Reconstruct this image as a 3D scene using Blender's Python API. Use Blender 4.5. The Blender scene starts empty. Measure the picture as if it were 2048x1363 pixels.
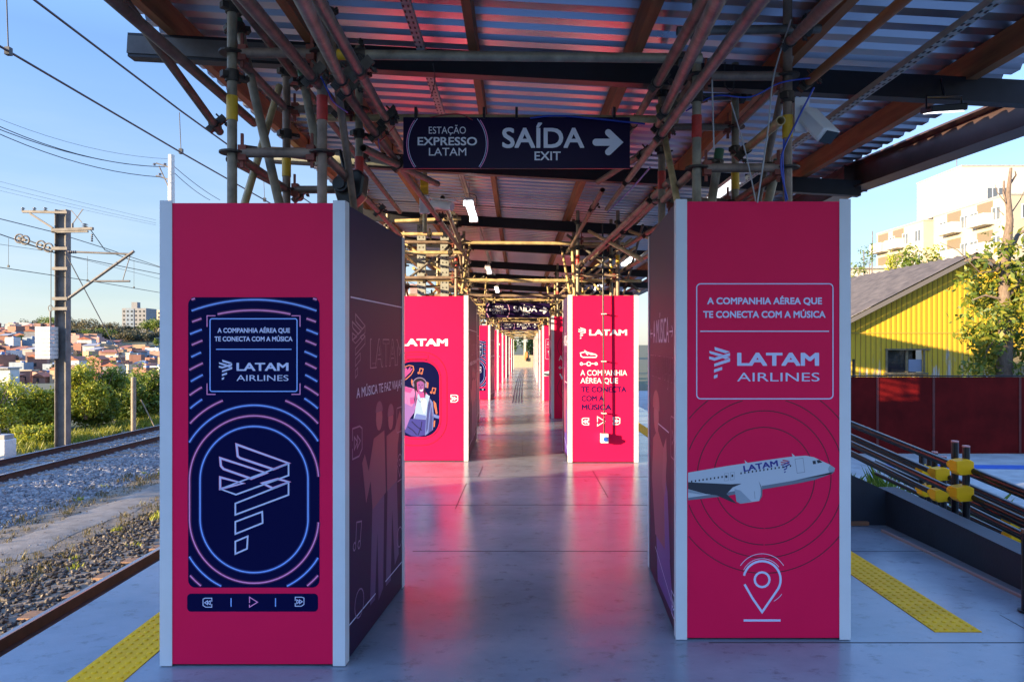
import bpy, math, random
import numpy as np
from mathutils import Vector, Matrix
PI = math.pi
rnd = random.Random(7)
nr = np.random.RandomState(11)
scene = bpy.context.scene
COL = scene.collection

# ------------------------------------------------------------------ camera
F = 1365.0; CX = 1028.0; CY = 688.0; EYE = 1.53
cam_d = bpy.data.cameras.new('camera'); cam = bpy.data.objects.new('camera', cam_d); COL.objects.link(cam)
cam.location = (0, 0, EYE); cam.rotation_euler = (PI/2, 0, 0)
cam_d.sensor_width = 36; cam_d.lens = 36*F/2048
cam_d.shift_x = -(CX-1024)/2048; cam_d.shift_y = (CY-681.5)/2048
cam_d.clip_start = .05; cam_d.clip_end = 6000
scene.camera = cam
# ------------------------------------------------------------------ light
SUN_EL = math.radians(9.5); SUN_AZ = math.radians(62)     # travel direction, from +Y towards +X
sd = Vector((math.sin(SUN_AZ)*math.cos(SUN_EL), math.cos(SUN_AZ)*math.cos(SUN_EL), -math.sin(SUN_EL)))
sl = bpy.data.lights.new('sun', 'SUN'); sun = bpy.data.objects.new('sun', sl); COL.objects.link(sun)
sl.energy = 4.1; sl.angle = math.radians(.5); sl.color = (1, .76, .47)
sun.rotation_euler = sd.to_track_quat('-Z', 'Y').to_euler(); sun.location = (-30, -20, 30)
world = bpy.data.worlds.new('World'); scene.world = world; world.use_nodes = True
wn = world.node_tree; wn.nodes.clear()
def wnode(t, **k):
    n = wn.nodes.new(t)
    for a, b in k.items(): setattr(n, a, b)
    return n
sky = wnode('ShaderNodeTexSky', sky_type='NISHITA', sun_disc=False, sun_elevation=SUN_EL,
            sun_rotation=math.atan2(-sd.x, -sd.y), air_density=1.0, dust_density=.25, ozone_density=2.2)
tc = wnode('ShaderNodeTexCoord'); sep = wnode('ShaderNodeSeparateXYZ'); wn.links.new(tc.outputs['Generated'], sep.inputs[0])
mp = wnode('ShaderNodeMapping'); mp.inputs['Scale'].default_value = (2.2, 2.2, 14); wn.links.new(tc.outputs['Generated'], mp.inputs[0])
nz = wnode('ShaderNodeTexNoise'); nz.inputs['Scale'].default_value = 1.6; nz.inputs['Detail'].default_value = 7
nz.inputs['Roughness'].default_value = .55; wn.links.new(mp.outputs[0], nz.inputs['Vector'])
cr = wnode('ShaderNodeMapRange'); cr.inputs[3].default_value = .5; cr.inputs[1].default_value = .38; cr.inputs[2].default_value = .72; wn.links.new(nz.outputs['Fac'], cr.inputs[0])
hr = wnode('ShaderNodeMapRange'); hr.inputs[1].default_value = .34; hr.inputs[2].default_value = .02; wn.links.new(sep.outputs[2], hr.inputs[0])
mu = wnode('ShaderNodeMath', operation='MULTIPLY'); wn.links.new(cr.outputs[0], mu.inputs[0]); wn.links.new(hr.outputs[0], mu.inputs[1])
mu2 = wnode('ShaderNodeMath', operation='MULTIPLY'); mu2.inputs[1].default_value = .7; wn.links.new(mu.outputs[0], mu2.inputs[0])
tint = wnode('ShaderNodeMix', data_type='RGBA', blend_type='MULTIPLY'); tint.inputs['Factor'].default_value = 1
tint.inputs['B'].default_value = (.90, .94, 1.18, 1); wn.links.new(sky.outputs[0], tint.inputs['A'])
m1 = wnode('ShaderNodeMapRange'); m2 = wnode('ShaderNodeMapRange')       # horizon dimmed; unseen upper sky brightened to add fill in the shade
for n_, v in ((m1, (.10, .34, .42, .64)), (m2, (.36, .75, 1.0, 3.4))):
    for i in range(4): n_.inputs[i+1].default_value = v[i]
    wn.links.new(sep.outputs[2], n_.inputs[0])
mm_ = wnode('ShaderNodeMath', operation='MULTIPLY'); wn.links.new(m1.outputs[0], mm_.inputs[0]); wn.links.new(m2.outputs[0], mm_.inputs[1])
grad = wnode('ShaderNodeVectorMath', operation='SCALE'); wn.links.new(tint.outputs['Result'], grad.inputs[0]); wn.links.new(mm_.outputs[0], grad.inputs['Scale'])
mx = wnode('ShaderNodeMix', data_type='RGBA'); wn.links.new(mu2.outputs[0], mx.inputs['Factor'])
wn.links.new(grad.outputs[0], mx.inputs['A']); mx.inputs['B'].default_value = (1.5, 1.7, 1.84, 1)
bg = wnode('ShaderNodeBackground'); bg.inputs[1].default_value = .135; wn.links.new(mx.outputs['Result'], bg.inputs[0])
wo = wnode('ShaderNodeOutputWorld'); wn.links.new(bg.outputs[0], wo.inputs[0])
vs = scene.view_settings; vs.view_transform = 'Standard'; vs.look = 'None'; vs.exposure = 2.12; vs.gamma = 1
scene.cycles.max_bounces = 10; scene.cycles.diffuse_bounces = 5; scene.cycles.glossy_bounces = 5
scene.cycles.use_denoising = True
scene.cycles.sample_clamp_indirect = 6

# ------------------------------------------------------------------ materials
MATS = {}
def mat(name, col, rough=.6, metal=0, var=.0, vscale=8, bump=0, bscale=60, spec=.5, emit=0, col2=None, stretch=None, coat=0, trans=0, rvar=0):
    if name in MATS: return MATS[name]
    m = bpy.data.materials.new(name); m.use_nodes = True; nt = m.node_tree; N = nt.nodes; L = nt.links
    b = N['Principled BSDF']
    b.inputs['Base Color'].default_value = (*col, 1); b.inputs['Roughness'].default_value = rough
    b.inputs['Metallic'].default_value = metal; b.inputs['Specular IOR Level'].default_value = spec
    if coat: b.inputs['Coat Weight'].default_value = coat; b.inputs['Coat Roughness'].default_value = .15
    if emit:
        b.inputs['Emission Color'].default_value = (*col, 1); b.inputs['Emission Strength'].default_value = emit
    if var or bump or rvar:
        t = N.new('ShaderNodeTexCoord'); mpn = N.new('ShaderNodeMapping'); L.new(t.outputs['Object'], mpn.inputs[0])
        if stretch: mpn.inputs['Scale'].default_value = stretch
    if var or rvar:
        n = N.new('ShaderNodeTexNoise'); n.inputs['Scale'].default_value = vscale; n.inputs['Detail'].default_value = 6; n.inputs['Roughness'].default_value = .62
        L.new(mpn.outputs[0], n.inputs['Vector'])
    if var:
        r = N.new('ShaderNodeValToRGB'); r.color_ramp.elements[0].position = .3; r.color_ramp.elements[1].position = .7
        c2 = col2 or tuple(min(1, c*(1+var)) for c in col); c1 = col if col2 else tuple(c*(1-var) for c in col)
        r.color_ramp.elements[0].color = (*c1, 1); r.color_ramp.elements[1].color = (*c2, 1)
        L.new(n.outputs['Fac'], r.inputs[0]); L.new(r.outputs[0], b.inputs['Base Color'])
    if rvar:
        q = N.new('ShaderNodeMapRange'); q.inputs[1].default_value = .3; q.inputs[2].default_value = .7
        q.inputs[3].default_value = max(.02, rough-rvar); q.inputs[4].default_value = rough+rvar
        L.new(n.outputs['Fac'], q.inputs[0]); L.new(q.outputs[0], b.inputs['Roughness'])
    if bump:
        n2 = N.new('ShaderNodeTexNoise'); n2.inputs['Scale'].default_value = bscale; n2.inputs['Detail'].default_value = 4
        L.new(mpn.outputs[0], n2.inputs['Vector']); bp = N.new('ShaderNodeBump'); bp.inputs['Strength'].default_value = bump
        bp.inputs['Distance'].default_value = .02; L.new(n2.outputs['Fac'], bp.inputs['Height']); L.new(bp.outputs[0], b.inputs['Normal'])
    MATS[name] = m; return m
def leafmat(name, c1, c2, c3):
    m = bpy.data.materials.new(name); m.use_nodes = True; nt = m.node_tree; N = nt.nodes; L = nt.links
    b = N['Principled BSDF']; g = N.new('ShaderNodeNewGeometry'); r = N.new('ShaderNodeValToRGB')
    r.color_ramp.elements[0].color = (*c1, 1); r.color_ramp.elements[1].color = (*c3, 1)
    e = r.color_ramp.elements.new(.5); e.color = (*c2, 1)
    L.new(g.outputs['Random Per Island'], r.inputs[0]); L.new(r.outputs[0], b.inputs['Base Color'])
    b.inputs['Roughness'].default_value = .55
    tr = N.new('ShaderNodeBsdfTranslucent'); L.new(r.outputs[0], tr.inputs[0])
    ms = N.new('ShaderNodeMixShader'); ms.inputs[0].default_value = .35
    L.new(b.outputs[0], ms.inputs[1]); L.new(tr.outputs[0], ms.inputs[2]); L.new(ms.outputs[0], N['Material Output'].inputs[0])
    MATS[name] = m; return m

M = dict(
 pink=mat('pink_print', (.86, .010, .080), .38, var=.04, vscale=1.6, bump=.10, bscale=2.2, spec=.13),
 trim=mat('white_aluminium', (.70, .71, .70), .42, var=.05, vscale=3),
 navy=mat('navy_print', (.004, .005, .045), .5, spec=.04),
 neonb=mat('neon_blue_print', (.30, .50, 1.0), .4, spec=.2), neonp=mat('neon_pink_print', (1.0, .33, .60), .4, spec=.2),
 white=mat('white_print', (.86, .86, .88), .4), lilac=mat('lilac_print', (.64, .66, .86), .4),
 black=mat('dark_line_print', (.05, .004, .02), .4), purple=mat('purple_print', (.03, .006, .07), .5, spec=.1),
 plum=mat('dark_plum_print', (.09, .001, .02), .4),
 galv=mat('galvanised_tube', (.26, .22, .15), .5, .15, var=.45, vscale=9, bump=.12, bscale=40),
 rust=mat('rusty_tube', (.24, .17, .12), .55, .1, var=.5, vscale=7, bump=.15, bscale=40),
 oldt=mat('old_tube', (.13, .095, .07), .55, .15, var=.5, vscale=9, bump=.15, bscale=40),
 oldg=mat('old_galvanised_tube', (.15, .135, .11), .5, .25, var=.5, vscale=9, bump=.12, bscale=40),
 gold=mat('yellowed_tube', (.50, .38, .18), .5, .1, var=.45, vscale=8, bump=.1),
 darksteel=mat('dark_steel', (.012, .012, .016), .45, .2, var=.3),
 fitting=mat('fitting_steel', (.06, .05, .04), .55, .5, var=.5, vscale=20),
 yellow=mat('yellow_paint', (.72, .42, .02), .45, var=.18, vscale=12),
 redp=mat('red_paint', (.5, .03, .02), .45, var=.3, vscale=25),
 green=mat('green_paint', (.02, .09, .04), .5, var=.3),
 wood=mat('reddish_timber', (.30, .11, .035), .65, var=.35, vscale=3, stretch=(6, .6, 6), bump=.1),
 zinc=mat('zinc_sheet', (.54, .54, .60), .34, .95, var=.12, vscale=1.2, rvar=.08),
 chan=mat('light_steel', (.36, .37, .33), .5, .3, var=.2),
 cream=mat('beam_cream', (.33, .35, .28), .5, .1, var=.2),
 brownsteel=mat('primer_brown_steel', (.10, .065, .06), .32, .5, var=.3, vscale=2),
 led=mat('led_light', (.95, .98, 1), .3, emit=1.2), ledoff=mat('lamp_diffuser', (.75, .78, .8), .25, emit=.55),
 plas=mat('white_plastic', (.72, .72, .70), .35), blackp=mat('black_plastic', (.012, .013, .015), .32),
 bluep=mat('blue_plastic', (.02, .12, .6), .4), blackpaint=mat('black_paint', (.008, .008, .010), .28),
 cableb=mat('blue_cable', (.02, .06, .4), .4), cablew=mat('grey_cable', (.4, .4, .38), .5), cabler=mat('red_cable', (.4, .02, .03), .5),
 wire=mat('overhead_wire', (.02, .025, .03), .5),
 rail=mat('rusty_rail', (.055, .022, .016), .6, .3, var=.3, vscale=12), railtop=mat('worn_rail_top', (.35, .33, .36), .25, .9),
 sleeper=mat('timber_sleeper', (.22, .12, .06), .8, var=.4, vscale=5, stretch=(1, 8, 1), bump=.2),
 concrete=mat('concrete', (.33, .32, .29), .8, var=.25, vscale=5, bump=.15),
 concw=mat('white_concrete', (.6, .58, .52), .8, var=.2, vscale=9),
 mast=mat('mast_steel', (.13, .12, .11), .6, .2, var=.35, vscale=4), insul=mat('brown_insulator', (.03, .015, .02), .2),
 glass=mat('dark_glass', (.02, .025, .03), .08, spec=.8), pane=mat('window_pane', (.10, .12, .14), .15),
 bark=mat('bark', (.15, .11, .08), .9, var=.4, vscale=10, stretch=(4, 4, 1), bump=.4),
 post=mat('weathered_post', (.25, .2, .14), .8, var=.3),
 maroon=mat('maroon_hoarding', (.095, .004, .004), .55, spec=.08, var=.35, vscale=1.6),
 navywall=mat('navy_painted_wall', (.010, .016, .030), .55, var=.2, vscale=4, bump=.08),
 pave=mat('pavement', (.30, .31, .30), .8, var=.25, vscale=2, bump=.1), bluestripe=mat('blue_road_paint', (.02, .09, .34), .6, var=.2),
 tact=mat('yellow_tactile', (.92, .47, .004), .6, spec=.2, var=.12, vscale=6),
 seam=mat('floor_seam', (.02, .02, .022), .7), rawwood=mat('plywood_edge', (.22, .10, .05), .7, var=.2),
)
leafmat('leaf_bright', (.17, .22, .018), (.31, .34, .025), (.44, .41, .03))
leafmat('leaf_almond', (.07, .12, .012), (.14, .18, .015), (.30, .26, .02))
leafmat('leaf_mid', (.06, .11, .012), (.12, .18, .018), (.24, .27, .025))
leafmat('leaf_dark', (.015, .035, .012), (.03, .055, .016), (.06, .08, .02))
leafmat('leaf_dry', (.10, .08, .035), (.17, .13, .055), (.09, .10, .03))
leafmat('leaf_ridge', (.03, .045, .02), (.06, .065, .03), (.11, .09, .05))
leafmat('leaf_grass', (.16, .19, .015), (.28, .27, .02), (.20, .20, .02))
leafmat('stone_ballast', (.16, .16, .17), (.28, .27, .27), (.42, .41, .39))
leafmat('stone_brown', (.035, .028, .022), (.08, .062, .045), (.22, .18, .13))

# printed side panel: magenta and navy duotone print
def sidemat():
    m = bpy.data.materials.new('duotone_print'); m.use_nodes = True; nt = m.node_tree; N = nt.nodes; L = nt.links; b = N['Principled BSDF']
    t = N.new('ShaderNodeTexCoord'); s = N.new('ShaderNodeSeparateXYZ'); L.new(t.outputs['Object'], s.inputs[0])
    r = N.new('ShaderNodeValToRGB'); mr = N.new('ShaderNodeMapRange'); mr.inputs[2].default_value = 2.2; L.new(s.outputs[2], mr.inputs[0])
    el = r.color_ramp.elements; el[0].position = .0; el[0].color = (.02, .006, .035, 1); el[1].position = 1; el[1].color = (.035, .028, .075, 1)
    for p, c in ((.3, (.028, .008, .05)), (.52, (.085, .011, .07)), (.75, (.07, .02, .075))):
        e = el.new(p); e.color = (*c, 1)
    L.new(mr.outputs[0], r.inputs[0]); L.new(r.outputs[0], b.inputs['Base Color']); b.inputs['Roughness'].default_value = .46; b.inputs['Specular IOR Level'].default_value = .14
    MATS['duotone_print'] = m; return m
M['side'] = sidemat()

def floormat():
    m = bpy.data.materials.new('grey_floor_paint'); m.use_nodes = True; nt = m.node_tree; N = nt.nodes; L = nt.links; b = N['Principled BSDF']
    t = N.new('ShaderNodeTexCoord')
    n1 = N.new('ShaderNodeTexNoise'); n1.inputs['Scale'].default_value = .9; n1.inputs['Detail'].default_value = 8; n1.inputs['Roughness'].default_value = .65
    mp1 = N.new('ShaderNodeMapping'); mp1.inputs['Scale'].default_value = (1, 1.5, 1)
    L.new(t.outputs['Object'], mp1.inputs[0]); L.new(mp1.outputs[0], n1.inputs['Vector'])
    r = N.new('ShaderNodeValToRGB'); r.color_ramp.elements[0].position = .3; r.color_ramp.elements[1].position = .72
    r.color_ramp.elements[0].color = (.17, .205, .25, 1); r.color_ramp.elements[1].color = (.31, .345, .39, 1)
    L.new(n1.outputs['Fac'], r.inputs[0])
    n3 = N.new('ShaderNodeTexNoise'); n3.inputs['Scale'].default_value = 7; n3.inputs['Detail'].default_value = 9; n3.inputs['Roughness'].default_value = .75
    L.new(mp1.outputs[0], n3.inputs['Vector'])
    r3 = N.new('ShaderNodeValToRGB'); r3.color_ramp.elements[0].position = .55; r3.color_ramp.elements[1].position = .68
    r3.color_ramp.elements[0].color = (1, 1, 1, 1); r3.color_ramp.elements[1].color = (.55, .55, .56, 1); L.new(n3.outputs['Fac'], r3.inputs[0])
    mm = N.new('ShaderNodeMix'); mm.data_type = 'RGBA'; mm.blend_type = 'MULTIPLY'; mm.inputs['Factor'].default_value = 1
    L.new(r.outputs[0], mm.inputs['A']); L.new(r3.outputs[0], mm.inputs['B']); L.new(mm.outputs['Result'], b.inputs['Base Color'])
    q = N.new('ShaderNodeMapRange'); q.inputs[1].default_value = .3; q.inputs[2].default_value = .7; q.inputs[3].default_value = .12; q.inputs[4].default_value = .27
    L.new(n1.outputs['Fac'], q.inputs[0]); L.new(q.outputs[0], b.inputs['Roughness'])
    b.inputs['Specular IOR Level'].default_value = .36
    n2 = N.new('ShaderNodeTexNoise'); n2.inputs['Scale'].default_value = 90; n2.inputs['Detail'].default_value = 3
    L.new(t.outputs['Object'], n2.inputs['Vector'])
    n4 = N.new('ShaderNodeTexNoise'); n4.inputs['Scale'].default_value = 3; n4.inputs['Detail'].default_value = 3; L.new(t.outputs['Object'], n4.inputs['Vector'])
    bp = N.new('ShaderNodeBump'); bp.inputs['Strength'].default_value = .10; bp.inputs['Distance'].default_value = .01; L.new(n2.outputs['Fac'], bp.inputs['Height'])
    bp2 = N.new('ShaderNodeBump'); bp2.inputs['Strength'].default_value = .10; bp2.inputs['Distance'].default_value = .03; L.new(n4.outputs['Fac'], bp2.inputs['Height'])
    L.new(bp.outputs[0], bp2.inputs['Normal']); L.new(bp2.outputs[0], b.inputs['Normal'])
    MATS['grey_floor_paint'] = m; return m
M['floor'] = floormat()

# ------------------------------------------------------------------ mesh helpers
def vec(p): return Vector(p)
def orig(o):
    v = Vector((0, 0, 0))
    while o is not None: v += o.location; o = o.parent
    return v
class MB:
    def __init__(s): s.v = []; s.f = []; s.sm = []
    def add(s, vs_, fs, smooth=False):
        k = len(s.v); s.v += [tuple(p) for p in vs_]; s.f += [tuple(i+k for i in f) for f in fs]; s.sm += [smooth]*len(fs); return s
    def box(s, a, b):
        (x0, y0, z0), (x1, y1, z1) = a, b
        return s.add([(x0,y0,z0),(x1,y0,z0),(x1,y1,z0),(x0,y1,z0),(x0,y0,z1),(x1,y0,z1),(x1,y1,z1),(x0,y1,z1)],
                     [(0,3,2,1),(4,5,6,7),(0,1,5,4),(1,2,6,5),(2,3,7,6),(3,0,4,7)])
    def bar(s, p, q, w, h, up=(0, 0, 1)):          # rectangular bar p->q
        p = vec(p); q = vec(q); d = (q-p).normalized(); up = vec(up)
        if abs(d.dot(up)) > .98: up = Vector((0, 1, 0))
        a = d.cross(up).normalized()*w/2; c = a.cross(d).normalized()*h/2
        vs_ = [p-a-c, p+a-c, p+a+c, p-a+c, q-a-c, q+a-c, q+a+c, q-a+c]
        return s.add(vs_, [(0,3,2,1),(4,5,6,7),(0,1,5,4),(1,2,6,5),(2,3,7,6),(3,0,4,7)])
    def tube(s, pts, r, n=10, cap=True, r2=None):
        pts = [vec(p) for p in pts]; m = len(pts); rings = []; ref = None
        for i, p in enumerate(pts):
            d = (pts[min(i+1, m-1)]-pts[max(i-1, 0)]).normalized()
            if ref is None: ref = Vector((0, 0, 1)) if abs(d.z) < .9 else Vector((1, 0, 0))
            a = d.cross(ref).normalized(); b = a.cross(d).normalized(); ref = b
            rr = r if r2 is None else r+(r2-r)*i/(m-1)
            if isinstance(r, (list, tuple)): rr = r[i]
            rings.append([p+a*rr*math.cos(2*PI*j/n)+b*rr*math.sin(2*PI*j/n) for j in range(n)])
        k = [q for g in rings for q in g]; fs = []
        for i in range(m-1):
            for j in range(n): fs.append((i*n+j, i*n+(j+1) % n, (i+1)*n+(j+1) % n, (i+1)*n+j))
        s.add(k, fs, True)
        if cap:
            s.add(rings[0], [tuple(range(n))[::-1]]); s.add(rings[-1], [tuple(range(n))])
        return s
    def hollow(s, p, q, r, t=.004, n=12):
        p = vec(p); q = vec(q); s.tube([p, q], r, n, cap=False); d = (q-p).normalized()
        s.tube([p, q], r-t, n, cap=False)
        for e in (p, q):
            ref = Vector((0, 0, 1)) if abs(d.z) < .9 else Vector((1, 0, 0)); a = d.cross(ref).normalized(); b = a.cross(d)
            o = [e+(a*math.cos(2*PI*j/n)+b*math.sin(2*PI*j/n))*r for j in range(n)]; i_ = [e+(a*math.cos(2*PI*j/n)+b*math.sin(2*PI*j/n))*(r-t) for j in range(n)]
            s.add(o+i_, [(j, (j+1) % n, n+(j+1) % n, n+j) for j in range(n)])
        return s
    def prism(s, pts, d):                           # planar polygon extruded by vector d
        n = len(pts); d = vec(d); a = [vec(p) for p in pts]
        return s.add(a+[p+d for p in a], [tuple(range(n))[::-1], tuple(range(n, 2*n))]+[(i, (i+1) % n, n+(i+1) % n, n+i) for i in range(n)])
    def ring(s, c, r0, r1, h, n=16):                # flat annulus, axis z
        c = vec(c); pts = []
        for z in (0, h):
            for r in (r0, r1):
                pts += [c+Vector((r*math.cos(2*PI*j/n), r*math.sin(2*PI*j/n), z)) for j in range(n)]
        fs = []
        for j in range(n):
            k = (j+1) % n; fs += [(j, k, n+k, n+j), (2*n+j, 3*n+j, 3*n+k, 2*n+k), (n+j, n+k, 3*n+k, 3*n+j), (j, 2*n+j, 2*n+k, k)]
        return s.add(pts, fs)
    def ball(s, c, r, sx=1, sy=1, sz=1, n=10, m=6):
        c = vec(c); pts = [c+Vector((0, 0, r*sz))]
        for i in range(1, m):
            a = PI*i/m
            pts += [c+Vector((r*sx*math.sin(a)*math.cos(2*PI*j/n), r*sy*math.sin(a)*math.sin(2*PI*j/n), r*sz*math.cos(a))) for j in range(n)]
        pts.append(c-Vector((0, 0, r*sz))); fs = [(0, 1+j, 1+(j+1) % n) for j in range(n)]
        for i in range(m-2):
            for j in range(n): fs.append((1+i*n+j, 1+(i+1)*n+j, 1+(i+1)*n+(j+1) % n, 1+i*n+(j+1) % n))
        e = len(pts)-1; fs += [(e, 1+(m-2)*n+(j+1) % n, 1+(m-2)*n+j) for j in range(n)]
        return s.add(pts, fs, True)
    def build(s, name, m, parent=None, bevel=0, loc=None, raw=False):
        me = bpy.data.meshes.new(name); o0 = Vector((0, 0, 0)) if raw else orig(parent) if parent else (vec(loc) if loc else Vector((0, 0, 0)))
        me.from_pydata([(x-o0.x, y-o0.y, z-o0.z) for x, y, z in s.v], [], s.f)
        me.polygons.foreach_set('use_smooth', s.sm); me.update()
        me.materials.append(m if not isinstance(m, str) else MATS.get(m) or M[m])
        o = bpy.data.objects.new(name, me); COL.objects.link(o)
        if parent: o.parent = parent
        elif loc: o.location = loc
        if bevel:
            b = o.modifiers.new('bevel', 'BEVEL'); b.width = bevel; b.segments = 2; b.limit_method = 'ANGLE'
        return o
def tag(o, label, cat, group=None, kind=None):
    o['label'] = label; o['category'] = cat
    if group: o['group'] = group
    if kind: o['kind'] = kind
    return o
def thing(name, loc, label, cat, group=None):
    o = bpy.data.objects.new(name, None); COL.objects.link(o); o.location = loc; o.empty_display_size = .2
    return tag(o, label, cat, group, 'thing')
def struct(o, kind='structure'): o['kind'] = kind; return o
def copy_tree(o, parent=None):
    c = o.copy(); COL.objects.link(c)
    if parent: c.parent = parent
    for ch in [x for x in bpy.data.objects if x.parent == o]: copy_tree(ch, c)
    return c
def npmesh(name, verts, faces, m, smooth=False):    # fast builder for scattered stuff; faces: (n,k) int array
    me = bpy.data.meshes.new(name); verts = np.asarray(verts, dtype=np.float32); faces = np.asarray(faces, dtype=np.int32)
    nf, k = faces.shape
    me.vertices.add(len(verts)); me.vertices.foreach_set('co', verts.ravel())
    me.loops.add(nf*k); me.loops.foreach_set('vertex_index', faces.ravel())
    me.polygons.add(nf); me.polygons.foreach_set('loop_start', np.arange(0, nf*k, k, dtype=np.int32))
    me.polygons.foreach_set('use_smooth', np.full(nf, smooth)); me.update(calc_edges=True); me.validate()
    me.materials.append(MATS[m]); o = bpy.data.objects.new(name, me); COL.objects.link(o); return o
def P(px, py, Y): return Vector(((px-CX)/F*Y, Y, EYE-(py-CY)/F*Y))
def sstep(a, b, x):
    t = np.clip((x-a)/(b-a), 0, 1); return t*t*(3-2*t)
def fz(Y): return -.0075*max(0., Y-5)               # the platform falls gently away
def off(Y): return .00028*Y*Y                       # and bends to the right

# ------------------------------------------------------------------ flat print on panels and signs
_TX = {}
def text_mesh(s, bold):
    if (s, bold) in _TX: return _TX[(s, bold)]
    cu = bpy.data.curves.new('lettering', 'FONT'); cu.body = s; cu.size = 1; cu.offset = bold; cu.resolution_u = 4; cu.fill_mode = 'FRONT'
    o = bpy.data.objects.new('lettering', cu); COL.objects.link(o); dg = bpy.context.evaluated_depsgraph_get()
    e = o.evaluated_get(dg); me = e.to_mesh(); vs_ = [(v.co.x, v.co.y) for v in me.vertices]; fs = [tuple(p.vertices) for p in me.polygons]
    e.to_mesh_clear(); bpy.data.objects.remove(o); bpy.data.curves.remove(cu)
    _TX[(s, bold)] = (vs_, fs); return vs_, fs
def caph():
    v, _ = text_mesh('H', 0); return max(y for x, y in v)
class Gfx:
    def __init__(s, O, U, V, N, x0, y0, sc):
        s.O = vec(O); s.U = vec(U); s.V = vec(V); s.N = vec(N); s.x0 = x0; s.y0 = y0; s.sc = sc; s.b = {}
    def p3(s, p, l): return s.O+s.U*((p[0]-s.x0)/s.sc)+s.V*((s.y0-p[1])/s.sc)+s.N*(.0004+.00022*l)
    def mb(s, part, m):
        return s.b.setdefault((part, m), MB())
    def poly(s, part, m, pts, l=1): s.mb(part, m).add([s.p3(p, l) for p in pts], [tuple(range(len(pts)))])
    def ribbon(s, part, m, pts, w, l=2, closed=False):
        n = len(pts)
        if n < 2: return
        L_, R_ = [], []
        for i in range(n):
            a = pts[(i-1) % n] if closed or i > 0 else pts[i]; b = pts[(i+1) % n] if closed or i < n-1 else pts[i]; c = pts[i]
            d1 = Vector((c[0]-a[0], c[1]-a[1])); d2 = Vector((b[0]-c[0], b[1]-c[1]))
            if d1.length < 1e-6: d1 = d2
            if d2.length < 1e-6: d2 = d1
            d1.normalize(); d2.normalize(); t = d1+d2
            if t.length < .2: t = d2.copy()
            t.normalize(); k = 1/max(.45, t.dot(d2)); nx, ny = -t.y*w/2*k, t.x*w/2*k
            L_.append((c[0]+nx, c[1]+ny)); R_.append((c[0]-nx, c[1]-ny))
        vs_ = [s.p3(p, l) for p in L_]+[s.p3(p, l) for p in R_]
        s.mb(part, m).add(vs_, [(i, (i+1) % n, n+(i+1) % n, n+i) for i in range(n if closed else n-1)])
    def text(s, part, m, t, x, y, w, h, bold=0, l=3, rot=0):     # x,y: left end of the baseline, w total width, h cap height
        vs_, fs = text_mesh(t, 0); d = bold*.9; a = min(p[0] for p in vs_)-d; b = max(p[0] for p in vs_)+d; kx = w/(b-a); ky = h/(caph()+2*d)
        c, q = math.cos(rot), math.sin(rot)
        for i, (ex, ey) in enumerate(((0, 0), (1, 1), (-1, 1), (1, -1), (-1, -1), (1.2, 0), (-1.2, 0)) if bold > .004 else ((0, 0),)):   # heavier weight: printed over itself
            out = []
            for px, py in vs_:
                X = (px-a+ex*d*.85)*kx; Y = (py+d+ey*d)*ky; out.append(s.p3((x+X*c-Y*q, y-X*q-Y*c), l+i*.08))
            s.mb(part, m).add(out, fs)
    def finish(s, parent):
        for (part, m), b in s.b.items():
            if b.v: b.build(part, m, parent)
def arc(cx, cy, r, a0, a1, n=24, ry=None):
    ry = ry or r
    return [(cx+r*math.cos(a0+(a1-a0)*i/n), cy-ry*math.sin(a0+(a1-a0)*i/n)) for i in range(n+1)]
def rrect(x0, y0, x1, y1, r, n=6):
    p = []
    for cx, cy, a in ((x1-r, y0+r, 0), (x0+r, y0+r, PI/2), (x0+r, y1-r, PI), (x1-r, y1-r, 1.5*PI)): p += arc(cx, cy, r, a, a+PI/2, n)
    return p
EMB = dict(  # folded-ribbon emblem, in its own 300 x 470 frame
 A=[(75, 0), (298, 80), (233, 106), (90, 58), (80, 50)], B=[(5, 58), (203, 122), (138, 146), (20, 105), (8, 92)], C=[(5, 140), (104, 166), (5, 190)],
 D=[(298, 82), (298, 132), (73, 214), (5, 190)], E=[(253, 147), (298, 160), (230, 187), (185, 165)],
 G=[(298, 162), (298, 215), (70, 300), (70, 252)], H=[(185, 287), (187, 335), (70, 382), (70, 330)], I=[(123, 392), (120, 445), (70, 467), (70, 414)])
def emblem(g, part, m, x, y, w, h, l=3, rot=0, m2=None):
    c, q = math.cos(rot), math.sin(rot)
    for k, pts in EMB.items():
        cx = sum(p[0] for p in pts)/len(pts); cy = sum(p[1] for p in pts)/len(pts); o = []
        for px, py in pts:
            X = (px+(cx-px)*.05)*w/300; Y = (py+(cy-py)*.14)*h/470; o.append((x+X*c+Y*q, y-X*q+Y*c))
        g.poly(part, m2 if m2 and k in 'ABCE' else m, o, l)
def emblem_line(g, part, m1, m2, x, y, w, h, wd, l=3):
    for k, pts in EMB.items():
        o = [(x+px*w/300, y+py*h/470) for px, py in pts]
        if k in 'ABCE': g.ribbon(part, m2, o, wd*1.5, l-.5, True)
        g.ribbon(part, m1, o, wd, l, True)
def ic_ff(g, part, m, cx, cy, s, wd, rev=False):
    k = -1 if rev else 1
    g.ribbon(part, m, [(cx-k*s*.95, cy-s*.2), (cx-k*s*.95, cy-s), (cx+k*s*.5, cy-s), (cx+k*s, cy-s*.8), (cx+k*s, cy+s*.6), (cx+k*s*.4, cy+s), (cx-k*s*.95, cy+s), (cx-k*s*.95, cy+s*.3)], wd, 3)
    for d in (-.35, .25): g.ribbon(part, m, [(cx+k*s*(d-.25), cy-s*.42), (cx+k*s*(d+.38), cy), (cx+k*s*(d-.25), cy+s*.42)], wd, 3, True)
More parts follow.
